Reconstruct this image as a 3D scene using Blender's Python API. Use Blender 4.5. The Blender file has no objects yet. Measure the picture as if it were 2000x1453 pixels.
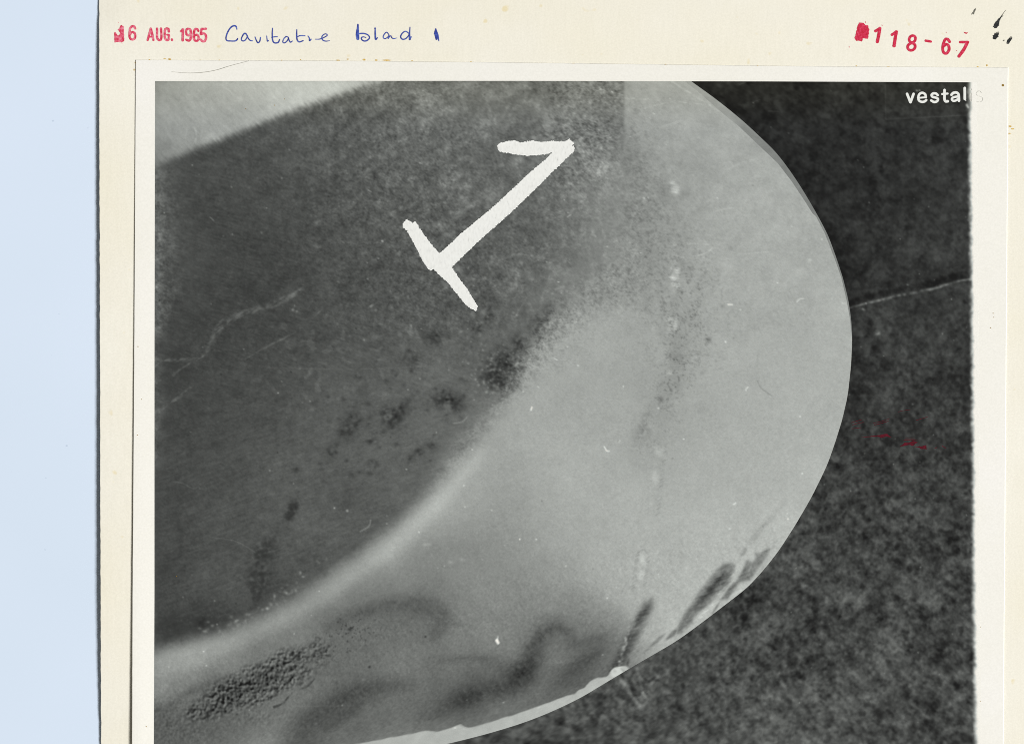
import bpy, math, random
import numpy as np
from mathutils import Vector
from mathutils.geometry import tessellate_polygon

# ------------------------------------------------------------------ camera, world, lamp, exposure
S = 0.2117 / 2000.0                       # metres per photograph pixel: the frame is 212 mm wide
MM = 0.001
scene = bpy.context.scene
col = scene.collection
cam_data = bpy.data.cameras.new('camera')
cam_data.sensor_width = 36.0
CAM_H = 1.0
cam_data.lens = 36.0 * (CAM_H - 0.0008) / 0.2117
cam_data.clip_start = 0.01
cam_data.clip_end = 50.0
cam = bpy.data.objects.new('camera', cam_data)
cam.location = (0.0, 0.0, CAM_H)
col.objects.link(cam)
scene.camera = cam

world = bpy.data.worlds.new('World')
scene.world = world
world.use_nodes = True
world.node_tree.nodes['Background'].inputs[0].default_value = (1.0, 0.97, 0.90, 1)
world.node_tree.nodes['Background'].inputs[1].default_value = 0.150

key = bpy.data.lights.new('scanner_lamp', 'AREA')
key.shape = 'RECTANGLE'
key.size = 1.25
key.size_y = 2.6
key.energy = 905.0
key.color = (1.0, 0.995, 0.985)
key_o = bpy.data.objects.new('scanner_lamp', key)
key_o.location = (5.5, -1.5, 5.5)
key_o.rotation_euler = (Vector((0, 0, 0)) - key_o.location).to_track_quat('-Z', 'Y').to_euler()
col.objects.link(key_o)

scene.view_settings.view_transform = 'Standard'
scene.view_settings.look = 'None'
scene.view_settings.exposure = 0.0
scene.view_settings.gamma = 1.0
scene.view_settings.use_curve_mapping = False
scene.cycles.use_denoising = False            # keep the fine grain of paper and emulsion
scene.cycles.filter_width = 1.0

E = 1.12           # light level on the flat print relative to a white reflector
random.seed(5)
rng = np.random.default_rng(11)


def wx(px): return (px - 1000.0) * S
def wy(py): return (726.5 - py) * S


def s2l(v):
    v = np.asarray(v, dtype=np.float64) / 255.0
    return np.where(v <= 0.04045, v / 12.92, ((np.clip(v, 0, 2) + 0.055) / 1.055) ** 2.4)


def lin(rgb):
    r = s2l(np.array(rgb)) / E
    return (float(r[0]), float(r[1]), float(r[2]), 1.0)


def ss(a, b, x):
    t = np.clip((np.asarray(x, dtype=float) - a) / (b - a), 0, 1)
    return t * t * (3 - 2 * t)


# ------------------------------------------------------------------ heights (metres above the bed)
CARD_T = 0.35 * MM
PRINT_T = 0.16 * MM


def z_card(px, py):
    px = np.asarray(px, dtype=float); py = np.asarray(py, dtype=float)
    edge = np.interp(py, [-40, 20, 120, 320, 700, 1160, 1330, 1460, 1800],
                     [0.12, 0.22, 0.42, 0.52, 0.60, 0.72, 0.45, 0.10, 0.05])
    lift = 0.10 + (edge - 0.10) * (1 - ss(194, 430, px))
    d = (px - 194) + 0.9 * (py + 12)
    corner = -0.20 * (1 - ss(0, 80, d))
    top = -0.10 * (1 - ss(-20, 55, py)) * ss(194, 330, px)
    ripple = 0.02 * np.sin(px / 130.0 + 1.1) * np.sin(py / 170.0)
    return CARD_T + np.maximum(lift + corner + top + ripple, 0.0) * MM


def z_print(px, py):
    px = np.asarray(px, dtype=float); py = np.asarray(py, dtype=float)
    curl = np.interp(py, [100, 250, 700, 1160, 1460, 1800], [0.00, 0.04, 0.15, 0.28, 0.58, 0.70])
    l = curl * (1 - ss(255, 345, px)) ** 1.5
    return z_card(px, py) + PRINT_T + (0.02 + l) * MM


# ------------------------------------------------------------------ object helpers
def tag(o, label=None, category=None, group=None, kind=None):
    if label: o['label'] = label
    if category: o['category'] = category
    if group: o['group'] = group
    if kind: o['kind'] = kind
    return o


def empty(name, loc):
    o = bpy.data.objects.new(name, None)
    o.empty_display_size = 0.01
    o.location = loc
    col.objects.link(o)
    return o


def link(name, me, mat, parent=None):
    o = bpy.data.objects.new(name, me)
    me.materials.append(mat)
    col.objects.link(o)
    if parent is not None:
        o.parent = parent
        p = parent; off = Vector((0, 0, 0))
        while p is not None:
            off += p.location; p = p.parent
        o.location = -off
    return o


def mesh_arrays(name, verts, quads=None, tris=None, smooth=False):
    me = bpy.data.meshes.new(name)
    nv = len(verts)
    nq = 0 if quads is None else len(quads)
    nt = 0 if tris is None else len(tris)
    me.vertices.add(nv)
    me.vertices.foreach_set('co', np.asarray(verts, dtype=np.float32).ravel())
    me.loops.add(nq * 4 + nt * 3)
    idx = []
    if nq: idx.append(np.asarray(quads, dtype=np.int32).ravel())
    if nt: idx.append(np.asarray(tris, dtype=np.int32).ravel())
    me.loops.foreach_set('vertex_index', np.concatenate(idx))
    me.polygons.add(nq + nt)
    starts = np.concatenate([np.arange(nq) * 4, nq * 4 + np.arange(nt) * 3]).astype(np.int32)
    me.polygons.foreach_set('loop_start', starts)
    me.update(calc_edges=True)
    me.validate()
    me.polygons.foreach_set('use_smooth', np.full(nq + nt, smooth, dtype=bool))
    return me


def grid_quads(ny, nx):
    i = np.arange(ny * nx).reshape(ny, nx)
    # rows run downwards in the picture, so this order faces up
    return np.stack([i[:-1, :-1], i[1:, :-1], i[1:, 1:], i[:-1, 1:]], -1).reshape(-1, 4)


# ------------------------------------------------------------------ materials
def mat_new(name, rough=0.6, spec=0.15):
    m = bpy.data.materials.new(name)
    m.use_nodes = True
    b = m.node_tree.nodes['Principled BSDF']
    b.inputs['Roughness'].default_value = rough
    b.inputs['Specular IOR Level'].default_value = spec
    return m, m.node_tree.nodes, m.node_tree.links, b


def noise(n, l, scale, detail=3.0, rough=0.55, vec=None, stretch=None):
    t = n.new('ShaderNodeTexNoise')
    t.inputs['Scale'].default_value = scale
    t.inputs['Detail'].default_value = detail
    t.inputs['Roughness'].default_value = rough
    tc = n.new('ShaderNodeTexCoord')
    if stretch:
        mp = n.new('ShaderNodeMapping')
        mp.inputs['Scale'].default_value = stretch
        l.new(tc.outputs['Object'], mp.inputs['Vector'])
        l.new(mp.outputs['Vector'], t.inputs['Vector'])
    else:
        l.new(tc.outputs['Object'], t.inputs['Vector'])
    return t


def ramp(n, l, fac, stops):
    r = n.new('ShaderNodeValToRGB')
    e = r.color_ramp.elements
    while len(e) < len(stops): e.new(0.5)
    for k, (p, c) in enumerate(stops):
        e[k].position = p; e[k].color = c
    l.new(fac, r.inputs['Fac'])
    return r


def mixc(n, l, fac, a, b, mode='MIX'):
    m = n.new('ShaderNodeMix'); m.data_type = 'RGBA'; m.blend_type = mode
    if isinstance(fac, float): m.inputs[0].default_value = fac
    else: l.new(fac, m.inputs[0])
    for k, v in ((6, a), (7, b)):
        if isinstance(v, tuple): m.inputs[k].default_value = v
        else: l.new(v, m.inputs[k])
    return m.outputs[2]


def bump(n, l, b, height, strength, dist):
    bp = n.new('ShaderNodeBump')
    bp.inputs['Strength'].default_value = strength
    bp.inputs['Distance'].default_value = dist
    l.new(height, bp.inputs['Height'])
    l.new(bp.outputs['Normal'], b.inputs['Normal'])


def paper(name, c0, c1, c2, spec=0.1, bstr=0.25, rib=True):
    m, n, l, b = mat_new(name, 0.75, spec)
    big = noise(n, l, 28, 3, 0.55)
    r1 = ramp(n, l, big.outputs['Fac'], [(0.30, lin(c0)), (0.55, lin(c1)), (0.75, lin(c2))])
    fine = noise(n, l, 2600, 3, 0.65)
    r2 = ramp(n, l, fine.outputs['Fac'], [(0.30, (0.955, 0.955, 0.95, 1)), (0.70, (1.035, 1.035, 1.035, 1))])
    c = mixc(n, l, 1.0, r1.outputs[0], r2.outputs[0], 'MULTIPLY')
    if rib:
        rb = noise(n, l, 1.0, 2, 0.5, stretch=(1500, 160, 1))
        r3 = ramp(n, l, rb.outputs['Fac'], [(0.3, (0.985, 0.985, 0.98, 1)), (0.7, (1.012, 1.012, 1.012, 1))])
        c = mixc(n, l, 1.0, c, r3.outputs[0], 'MULTIPLY')
        sp = noise(n, l, 420, 1, 0.4)
        r4 = ramp(n, l, sp.outputs['Fac'], [(0.74, (1, 1, 1, 1)), (0.82, (0.95, 0.88, 0.70, 1))])
        c = mixc(n, l, 1.0, c, r4.outputs[0], 'MULTIPLY')
    l.new(c, b.inputs['Base Color'])
    bump(n, l, b, fine.outputs['Fac'], bstr, 0.00003)
    return m


M_CARD = paper('cream_card', (240, 235, 217), (241, 237, 223), (244, 241, 229))
M_PAPER = paper('print_paper', (239, 237, 228), (241, 239, 231), (244, 242, 237), 0.2, 0.06, False)


def bed_material():
    m, n, l, b = mat_new('pale_blue_plastic', 0.6, 0.1)
    big = noise(n, l, 14, 2, 0.5)
    r = ramp(n, l, big.outputs['Fac'], [(0.3, lin((214, 228, 244))), (0.7, lin((219, 232, 249)))])
    sp = noise(n, l, 700, 1, 0.4)
    r4 = ramp(n, l, sp.outputs['Fac'], [(0.80, (1, 1, 1, 1)), (0.86, (0.75, 0.77, 0.80, 1))])
    l.new(mixc(n, l, 1.0, r.outputs[0], r4.outputs[0], 'MULTIPLY'), b.inputs['Base Color'])
    return m


M_BED = bed_material()


def emulsion():
    m, n, l, b = mat_new('photographic_emulsion', 0.5, 0.12)
    a = n.new('ShaderNodeVertexColor'); a.layer_name = 'silver'
    g = noise(n, l, 5200, 2, 0.6)
    r = ramp(n, l, g.outputs['Fac'], [(0.25, (0.93, 0.93, 0.93, 1)), (0.75, (1.07, 1.07, 1.07, 1))])
    l.new(mixc(n, l, 1.0, a.outputs['Color'], r.outputs[0], 'MULTIPLY'), b.inputs['Base Color'])
    return m


M_EMUL = emulsion()


def ink(name, stops, scale=900, detail=4, stretch=None, spec=0.1):
    m, n, l, b = mat_new(name, 0.7, spec)
    t = noise(n, l, scale, detail, 0.6, stretch=stretch)
    r = ramp(n, l, t.outputs['Fac'], [(p, lin(c)) for p, c in stops])
    l.new(r.outputs[0], b.inputs['Base Color'])
    return m


M_DATE = ink('pale_red_stamp_ink', [(0.34, (200, 40, 66)), (0.48, (220, 78, 108)), (0.64, (236, 142, 160))], 1500)
M_NUM = ink('red_stamp_ink', [(0.34, (188, 32, 52)), (0.55, (210, 52, 84)), (0.72, (224, 92, 118))], 2200)
M_BLUE = ink('blue_ballpoint_ink', [(0.30, (38, 44, 120)), (0.50, (62, 80, 166)), (0.72, (106, 128, 200))], 1400)
M_BLACK = ink('black_ink', [(0.40, (34, 36, 38)), (0.60, (58, 60, 60)), (0.76, (132, 130, 120))], 2600)
M_GREYINK = ink('worn_black_ink', [(0.35, (92, 92, 84)), (0.60, (128, 126, 114)), (0.76, (180, 176, 158))], 2600)
M_FAINT = ink('faint_grey_ink', [(0.35, (176, 175, 166)), (0.55, (204, 202, 194)), (0.72, (234, 232, 224))], 2600)
M_GLUE = ink('dried_yellow_glue', [(0.35, (190, 150, 58)), (0.6, (222, 190, 110))], 1800)
M_BROWN = ink('brown_speck', [(0.35, (140, 110, 40)), (0.6, (170, 138, 70))], 1800)
M_CHALK = ink('white_chalk_paint', [(0.22, (140, 141, 138)), (0.29, (214, 215, 211)), (0.40, (231, 232, 228)), (0.62, (238, 239, 235))], 1.0, 4, (2300, 900, 1))
M_CAPTION = ink('white_caption', [(0.3, (226, 228, 222)), (0.6, (233, 234, 229))], 1200)
M_STREAK = ink('dark_red_ink', [(0.35, (66, 16, 24)), (0.65, (96, 20, 36))], 1800)
M_HAIR = ink('grey_hair', [(0.3, (150, 148, 138)), (0.6, (176, 173, 162))], 900)
M_FIBRE = ink('paper_fibre', [(0.3, (205, 205, 195)), (0.6, (225, 224, 214))], 900)

# ------------------------------------------------------------------ the setting: the pale bed behind the card
xs = np.linspace(-1400, 3600, 41); ys = np.linspace(-1600, 3200, 41)
gx, gy = np.meshgrid(xs, ys)
bed = link('scanner_bed', mesh_arrays('scanner_bed', np.stack([wx(gx), wy(gy), np.zeros_like(gx)], -1).reshape(-1, 3),
                                      quads=grid_quads(41, 41)), M_BED)
tag(bed, 'pale blue smooth surface under the cream card', kind='structure')

# ------------------------------------------------------------------ slabs: card and print paper
def slab(name, left, right, top, bottom, zf, thick, nx, ny, jitter, flare, seed):
    """A sheet with a rounded-off rim: top grid, a sloping rim and a flat underside."""
    r = np.random.default_rng(seed)
    v = np.linspace(0, 1, ny); u = np.linspace(0, 1, nx)
    u = u * 0.75 + 0.25 * u ** 2
    U, V = np.meshgrid(u, v)
    def edge_noise(n):
        w = r.normal(size=n)
        k = np.array([0.25, 0.5, 0.25])
        return np.convolve(w, k, 'same') * jitter
    PX = np.zeros_like(U); PY = np.zeros_like(U)
    py0 = top(0) + 0 * V
    for j in range(ny):
        yy0 = v[j]
        yl = top(0) + (bottom - top(0)) * yy0
        xl, xr = left(yl), right(yl)
        PX[j] = xl + (xr - xl) * u
    for i in range(nx):
        t0 = top(PX[0, i])
        PY[:, i] = t0 + (bottom - t0) * v
    PX[:, 0] += edge_noise(ny); PX[:, -1] += edge_noise(ny)
    PY[0, :] += edge_noise(nx); PY[-1, :] += edge_noise(nx)
    Z = zf(PX, PY)
    verts = [np.stack([wx(PX), wy(PY), Z], -1).reshape(-1, 3)]
    quads = [grid_quads(ny, nx)]
    ring = ([(0, i) for i in range(nx - 1)] + [(j, nx - 1) for j in range(ny - 1)] +
            [(ny - 1, i) for i in range(nx - 1, 0, -1)] + [(j, 0) for j in range(ny - 1, 0, -1)])
    idx = np.array([j * nx + i for j, i in ring])
    cx, cy = PX.mean(), PY.mean()
    low = []
    for j, i in ring:
        ox = flare * (1 if i == nx - 1 else -0.25 if i == 0 else 0)
        oy = flare * (0.4 if j == ny - 1 else -0.3 if j == 0 else 0)
        low.append((wx(PX[j, i] + ox), wy(PY[j, i] + oy), Z[j, i] - thick))
    base = len(verts[0])
    verts.append(np.array(low))
    n = len(ring)
    k = np.arange(n); k2 = (k + 1) % n
    quads.append(np.stack([idx[k], idx[k2], base + k2, base + k], -1))
    # underside
    under = base + n
    verts.append(np.stack([wx(PX), wy(PY), Z - thick], -1).reshape(-1, 3))
    quads.append(under + grid_quads(ny, nx)[:, ::-1])
    me = mesh_arrays(name, np.concatenate(verts), quads=np.concatenate(quads))
    return me


card = empty('mount_card', (wx(1190), wy(870), 0.0))
tag(card, 'large cream card sheet with red stamps and blue handwriting along its top', 'card')
card_left = lambda y: 193.5 + 4.0 * np.clip(y / 1453.0, 0, 1)
link('card_sheet', slab('card_sheet', card_left, lambda y: 2176.0, lambda x: -12.0, 1800.0, z_card, CARD_T,
                        200, 420, 0.35, 0.6, 3), M_CARD, card)

pprint = empty('photographic_print', (wx(1112), wy(880), float(z_card(1112, 880))))
tag(pprint, 'black and white photographic print with white borders glued onto the cream card', 'photograph')
p_left = lambda y: np.interp(y, [118, 700, 1160, 1453, 1700], [265.5, 262.5, 259.5, 258.5, 257.5])
p_right = lambda y: np.interp(y, [132, 700, 1453, 1700], [1968.5, 1964.5, 1959.0, 1957.5])
p_top = lambda x: np.interp(x, [265, 650, 1000, 1600, 1968], [118.0, 119.5, 123.0, 130.5, 132.5])
link('print_paper', slab('print_paper', p_left, p_right, p_top, 1690.0, z_print, PRINT_T,
                         220, 220, 0.12, 1.3, 4), M_PAPER, pprint)

# ------------------------------------------------------------------ the silver image: tones worked out on a raster
X0, Y0, X1, Y1 = 290, 146, 1926, 1660
W, H = X1 - X0, Y1 - Y0
XX, YY = np.meshgrid(np.arange(X0, X1, dtype=np.float64), np.arange(Y0, Y1, dtype=np.float64))
FX = np.fft.rfftfreq(W)[None, :]
FY = np.fft.fftfreq(H)[:, None]


def blur(a, sx, sy=None, ang=0.0):
    sy = sx if sy is None else sy
    ca, sa = math.cos(ang), math.sin(ang)
    fu = FX * ca + FY * sa; fv = -FX * sa + FY * ca
    k = np.exp(-2 * math.pi ** 2 * ((fu * sx) ** 2 + (fv * sy) ** 2))
    return np.fft.irfft2(np.fft.rfft2(a) * k, s=(H, W))


def gnoise(sx, sy=None, ang=0.0):
    a = blur(rng.normal(size=(H, W)), sx, sy, ang)
    return a / a.std()


def fnoise(beta, f0, fc):
    f2 = FX ** 2 + FY ** 2
    k = (f2 + f0 * f0) ** (-beta / 2) * np.exp(-f2 / (fc * fc))
    a = np.fft.irfft2(np.fft.rfft2(rng.normal(size=(H, W))) * k, s=(H, W))
    return (a - a.mean()) / a.std()


def tps(pts):
    p = np.array(pts, dtype=float)
    n = len(p)
    xy = p[:, :2] / 400.0
    d = np.linalg.norm(xy[:, None] - xy[None], axis=-1)
    K = d + np.eye(n) * 0.02          # biharmonic-like, gentle smoothing
    P = np.c_[np.ones(n), xy]
    A = np.block([[K, P], [P.T, np.zeros((3, 3))]])
    w = np.linalg.solve(A, np.r_[p[:, 2], 0, 0, 0])
    st = 8
    cxs = np.arange(X0, X1 + st, st) / 400.0; cys = np.arange(Y0, Y1 + st, st) / 400.0
    gx, gy = np.meshgrid(cxs, cys)
    out = w[n] + w[n + 1] * gx + w[n + 2] * gy
    for k in range(n):
        out += w[k] * np.hypot(gx - xy[k, 0], gy - xy[k, 1])
    fx = (XX[0] - X0) / st; fy = (YY[:, 0] - Y0) / st
    ix = fx.astype(int); iy = fy.astype(int)
    tx = (fx - ix)[None, :]; ty = (fy - iy)[:, None]
    a = out[np.ix_(iy, ix)]; b = out[np.ix_(iy, ix + 1)]; c = out[np.ix_(iy + 1, ix)]; e = out[np.ix_(iy + 1, ix + 1)]
    return blur(np.pad(a * (1 - tx) * (1 - ty) + b * tx * (1 - ty) + c * (1 - tx) * ty + e * tx * ty, 0), 7)


def poly_mask(pts):
    m = np.zeros((H, W), dtype=bool)
    n = len(pts)
    for i in range(n):
        (xa, ya), (xb, yb) = pts[i], pts[(i + 1) % n]
        if ya == yb: continue
        r0 = max(int(min(ya, yb)) - Y0 - 1, 0); r1 = min(int(max(ya, yb)) - Y0 + 2, H)
        if r0 >= r1: continue
        y = YY[r0:r1, :1]
        c = ((ya > y) != (yb > y))
        xi = (xb - xa) * (y - ya) / (yb - ya) + xa
        m[r0:r1] ^= c & (XX[r0:r1] < xi)
    return m.astype(np.float64)


def catmull(pts, n=8):
    p = [np.array(q, dtype=float) for q in pts]
    if len(p) < 3: return [tuple(q) for q in p]
    p = [2 * p[0] - p[1]] + p + [2 * p[-1] - p[-2]]
    out = []
    for i in range(1, len(p) - 2):
        for k in range(n):
            t = k / n
            out.append(tuple(0.5 * (2 * p[i] + (p[i + 1] - p[i - 1]) * t + (2 * p[i - 1] - 5 * p[i] + 4 * p[i + 1] - p[i + 2]) * t * t
                                    + (3 * p[i] - p[i - 1] - 3 * p[i + 1] + p[i + 2]) * t ** 3)))
    out.append(tuple(p[-2]))
    return out


def stroke(img, pts, width, amount, soft=1.5, mod=None, curve=True, fade=0.0):
    """Adds `amount` along a line; width may be one number or one per point; fade softens the two ends."""
    if np.isscalar(width): width = [width] * len(pts)
    q = catmull([(a[0], a[1], w) for a, w in zip(pts, width)], 5) if curve and len(pts) > 2 else [(a[0], a[1], w) for a, w in zip(pts, width)]
    q = np.array(q)
    pad = q[:, 2].max() + soft * 3 + 2
    a0 = int(max(q[:, 0].min() - pad - X0, 0)); a1 = int(min(q[:, 0].max() + pad - X0, W))
    b0 = int(max(q[:, 1].min() - pad - Y0, 0)); b1 = int(min(q[:, 1].max() + pad - Y0, H))
    if a0 >= a1 or b0 >= b1: return
    x = XX[b0:b1, a0:a1]; y = YY[b0:b1, a0:a1]
    best = np.full(x.shape, -1e9); tt = np.zeros(x.shape)
    n = len(q) - 1
    for i in range(n):
        dx, dy = q[i + 1, 0] - q[i, 0], q[i + 1, 1] - q[i, 1]
        L2 = dx * dx + dy * dy + 1e-9
        t = np.clip(((x - q[i, 0]) * dx + (y - q[i, 1]) * dy) / L2, 0, 1)
        d = np.hypot(x - q[i, 0] - t * dx, y - q[i, 1] - t * dy)
        v = (q[i, 2] + (q[i + 1, 2] - q[i, 2]) * t) * 0.5 - d
        better = v > best
        best = np.where(better, v, best); tt = np.where(better, (i + t) / n, tt)
    m = ss(-soft, soft, best)
    if fade: m = m * ss(0, fade, tt) * ss(0, fade, 1 - tt)
    if mod is not None: m = m * mod[b0:b1, a0:a1]
    img[b0:b1, a0:a1] += amount * m


def blob(img, x, y, rx, ry, amount, ang=0.0, mod=None, p=1.0):
    r = 3.2 * max(rx, ry)
    a0 = int(max(x - r - X0, 0)); a1 = int(min(x + r - X0, W)); b0 = int(max(y - r - Y0, 0)); b1 = int(min(y + r - Y0, H))
    if a0 >= a1 or b0 >= b1: return
    dx = XX[b0:b1, a0:a1] - x; dy = YY[b0:b1, a0:a1] - y
    ca, sa = math.cos(ang), math.sin(ang)
    u = (dx * ca + dy * sa) / rx; v = (-dx * sa + dy * ca) / ry
    m = np.exp(-0.5 * (u * u + v * v) ** p)
    if mod is not None: m = m * mod[b0:b1, a0:a1]
    img[b0:b1, a0:a1] += amount * m


# noises shared by several areas
N1 = gnoise(0.9); N2 = gnoise(2.2); N4 = gnoise(4.5); N10 = gnoise(11); N30 = gnoise(34)
NS = gnoise(6, 1.2, math.radians(-35))           # slanted brushing
NG = gnoise(1.2, 4.0, math.radians(-38))
FR = fnoise(1.5, 0.006, 0.25)                    # fractal mottling, broad range of sizes
FR2 = fnoise(1.3, 0.012, 0.30)
FR3 = fnoise(1.1, 0.02, 0.35)
FR4 = fnoise(0.7, 0.03, 0.42)                    # fine pepper
NP = gnoise(5, 1.1, math.radians(48))            # hatch of the pale corner
NA = gnoise(6, 1.1, math.radians(16)); NB = gnoise(6, 1.1, math.radians(-20))

# --- low-frequency tones (0-255 display values)
DARK = tps([(310, 330, 70), (310, 500, 65), (310, 700, 61), (320, 900, 67), (310, 1050, 66), (310, 1230, 60), (450, 400, 70), (450, 600, 67),
            (450, 800, 72), (450, 1000, 81), (450, 1150, 80), (600, 250, 88), (600, 400, 77), (600, 600, 73), (600, 800, 84), (600, 1000, 89),
            (600, 1100, 83), (550, 1180, 72), (420, 1220, 63), (750, 200, 104), (750, 350, 92), (750, 500, 82), (750, 700, 87), (750, 900, 95),
            (700, 1040, 87), (900, 200, 110), (900, 350, 98), (900, 550, 89), (900, 720, 100), (850, 900, 100), (1050, 200, 114),
            (1050, 400, 104), (1050, 550, 98), (1190, 200, 124), (1200, 350, 128), (1200, 500, 124), (1000, 650, 96), (1120, 600, 112), (930, 830, 106)])
LIGHT = 0 + tps([(1230, 170, 156), (1300, 170, 164), (1230, 300, 150), (1330, 250, 157), (1330, 350, 157), (1450, 300, 161), (1550, 400, 170),
             (1250, 450, 150), (1350, 550, 160), (1450, 500, 164), (1600, 550, 174), (1640, 650, 178), (1200, 650, 157), (1150, 620, 154),
             (1300, 700, 155), (1450, 700, 166), (1550, 800, 170), (1640, 780, 180), (1250, 780, 156), (1100, 750, 156), (1000, 850, 157),
             (1350, 900, 168), (1550, 950, 183), (1450, 1050, 184), (1300, 1050, 178), (1200, 950, 168), (1100, 950, 163), (1000, 950, 150),
             (930, 900, 160), (850, 1000, 157), (950, 1050, 141), (1100, 1100, 149), (1200, 1150, 165), (1300, 1200, 183), (1400, 1150, 186),
             (1480, 1100, 187), (1560, 1020, 190), (760, 1080, 152), (650, 1150, 141), (550, 1210, 136), (450, 1260, 137), (350, 1300, 137), (390, 1300, 137),
             (302, 1310, 130), (310, 1350, 131), (850, 1080, 133), (900, 1130, 133), (800, 1120, 132), (950, 1180, 132), (1050, 1160, 138), (750, 1140, 127), (650, 1200, 116), (690, 1165, 124),
             (720, 1210, 108), (820, 1195, 106), (870, 1235, 116), (780, 1290, 119), (900, 1290, 118), (1000, 1220, 127), (960, 1240, 128), (1120, 1200, 126), (1097, 1262, 113), (1169, 1262, 110), (1063, 1200, 126), (1205, 1200, 142),
             (1180, 1225, 126), (500, 1260, 120), (400, 1330, 116), (330, 1380, 108), (310, 1400, 93), (400, 1380, 98), (350, 1440, 97),
             (480, 1420, 107), (560, 1420, 114), (600, 1380, 112), (700, 1350, 100), (850, 1330, 110), (930, 1320, 107), (1000, 1380, 111),
             (1100, 1330, 107), (1160, 1310, 108), (900, 1400, 106), (820, 1420, 112), (600, 1453, 92), (700, 1430, 103), (500, 1453, 124),
             (400, 1550, 115), (600, 1560, 120), (700, 1500, 150)])
PATCH = tps([(302, 165, 138), (302, 300, 122), (400, 170, 152), (400, 240, 146), (500, 170, 168), (500, 220, 160), (600, 165, 180), (700, 155, 182), (450, 300, 140)])
GROUND = tps([(1400, 165, 34), (1600, 200, 36), (1880, 200, 43), (1500, 230, 32), (1700, 300, 38), (1880, 400, 50), (1600, 380, 33),
              (1700, 500, 43), (1650, 520, 35), (1880, 600, 50), (1680, 650, 47), (1800, 700, 54), (1700, 850, 47), (1880, 900, 52), (1640, 950, 59),
              (1800, 1000, 62), (1560, 1080, 64), (1800, 1200, 68), (1450, 1200, 68), (1300, 1320, 73), (1600, 1300, 78), (1880, 1300, 66),
              (1850, 1430, 74), (1200, 1380, 73), (1000, 1453, 70), (1500, 1440, 80), (900, 1550, 70), (1700, 1600, 76)])

# --- blade: surface finishes
dk = DARK.copy()
upper = ss(420, 900, XX + 0.35 * (420 - YY)) * (1 - ss(560, 760, YY))          # mottled upper zone
dk += upper * (FR * 4.0 + FR2 * 3.5 + FR3 * 4.0 + FR4 * 7.0)
for k in range(520):                                                            # small pale scabs
    x = 540 + rng.random() ** 0.8 * 620; y = 165 + rng.random() ** 1.2 * 560
    if rng.random() > upper[int(y) - Y0, int(x) - X0] + 0.25: continue
    r = 1.0 + 2.6 * rng.random() ** 3
    blob(dk, x, y, r * (0.8 + 0.5 * rng.random()), r, 8 + 22 * rng.random() ** 2, rng.random() * 3)
dk += upper * 9 * ss(0.8, 2.2, FR2 + 0.5 * FR) + upper * 10 * ss(1.6, 2.6, FR3)
dirn = NA * (1 - ss(650, 900, YY)) + NB * ss(650, 900, YY)
dk += (1 - upper) * (FR * 2.2 + FR3 * 1.8 + dirn * 1.6) + FR4 * 2.4
dk += dirn * 0.8 + N1 * 2.0
spots = ss(1.1, 1.7, gnoise(4.0)) * ss(420, 560, XX) * (1 - ss(720, 820, XX)) * ss(560, 640, YY) * (1 - ss(760, 860, YY))
dk += spots * 11
# dark stains along the band
lump = np.clip(0.85 + 0.35 * N2 + 0.25 * N4, 0, 1.5)
for (x, y, rx, ry, a, an) in [(975, 733, 22, 24, -46, -0.5), (1000, 700, 20, 14, -24, -0.8), (1055, 635, 13, 12, -40, 0), (1015, 668, 8, 8, -34, 0),
                              (1075, 605, 9, 12, -24, 0.3), (870, 782, 17, 13, -34, 0.4), (895, 785, 14, 10, -12, 0), (765, 815, 14, 13, -32, 0.5),
                              (790, 792, 16, 6, -14, -0.8), (855, 660, 20, 10, -16, 0), (935, 640, 8, 6, -26, 0), (955, 622, 8, 8, -24, 0),
                              (800, 703, 14, 9, -12, 0), (690, 820, 9, 20, -18, 0.4), (676, 848, 10, 10, -14, 0), (648, 883, 9, 7, -26, 0.3),
                              (725, 862, 7, 4, -24, 0), (843, 870, 7, 5, -24, 0), (815, 884, 8, 6, -26, -0.6), (798, 894, 7, 5, -20, 0),
                              (902, 873, 8, 4, -28, -0.5), (730, 905, 8, 5, -14, 0), (568, 1000, 6, 14, -28, 0.35), (575, 992, 4, 10, -14, 0.35), (520, 1075, 14, 24, -12, 0.45),
                              (508, 1110, 16, 28, -12, 0.2), (505, 1150, 12, 24, -12, 0.1), (570, 1165, 9, 6, -16, 0), (636, 1122, 4, 3, -22, 0), (700, 1078, 10, 8, -14, 0),
                              (385, 1220, 30, 16, -10, 0), (320, 1235, 26, 18, -10, 0), (394, 1216, 5, 8, -14, 0), (440, 333, 4, 4, -18, 0),
                              (580, 917, 5, 4, -16, 0), (686, 929, 4, 3, -22, 0), (700, 735, 4, 4, -18, 0), (770, 731, 4, 4, -18, 0), (803, 723, 3, 3, -20, 0)]:
    blob(dk, x, y, rx * 1.08, ry * 1.08, a * 1.25, an, mod=lump)
dk = np.where(dk < 58, 58 + (dk - 58) * 0.45, dk)
for k in range(70):                                                             # crisp dark dots below the band
    t = rng.random(); x = 640 + 330 * t + rng.normal() * 50; y = 880 - 190 * t + rng.normal() * 45
    r = 1.2 + rng.random() * 2.2
    blob(dk, x, y, r * 1.3, r, -10 - 14 * rng.random())
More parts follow.
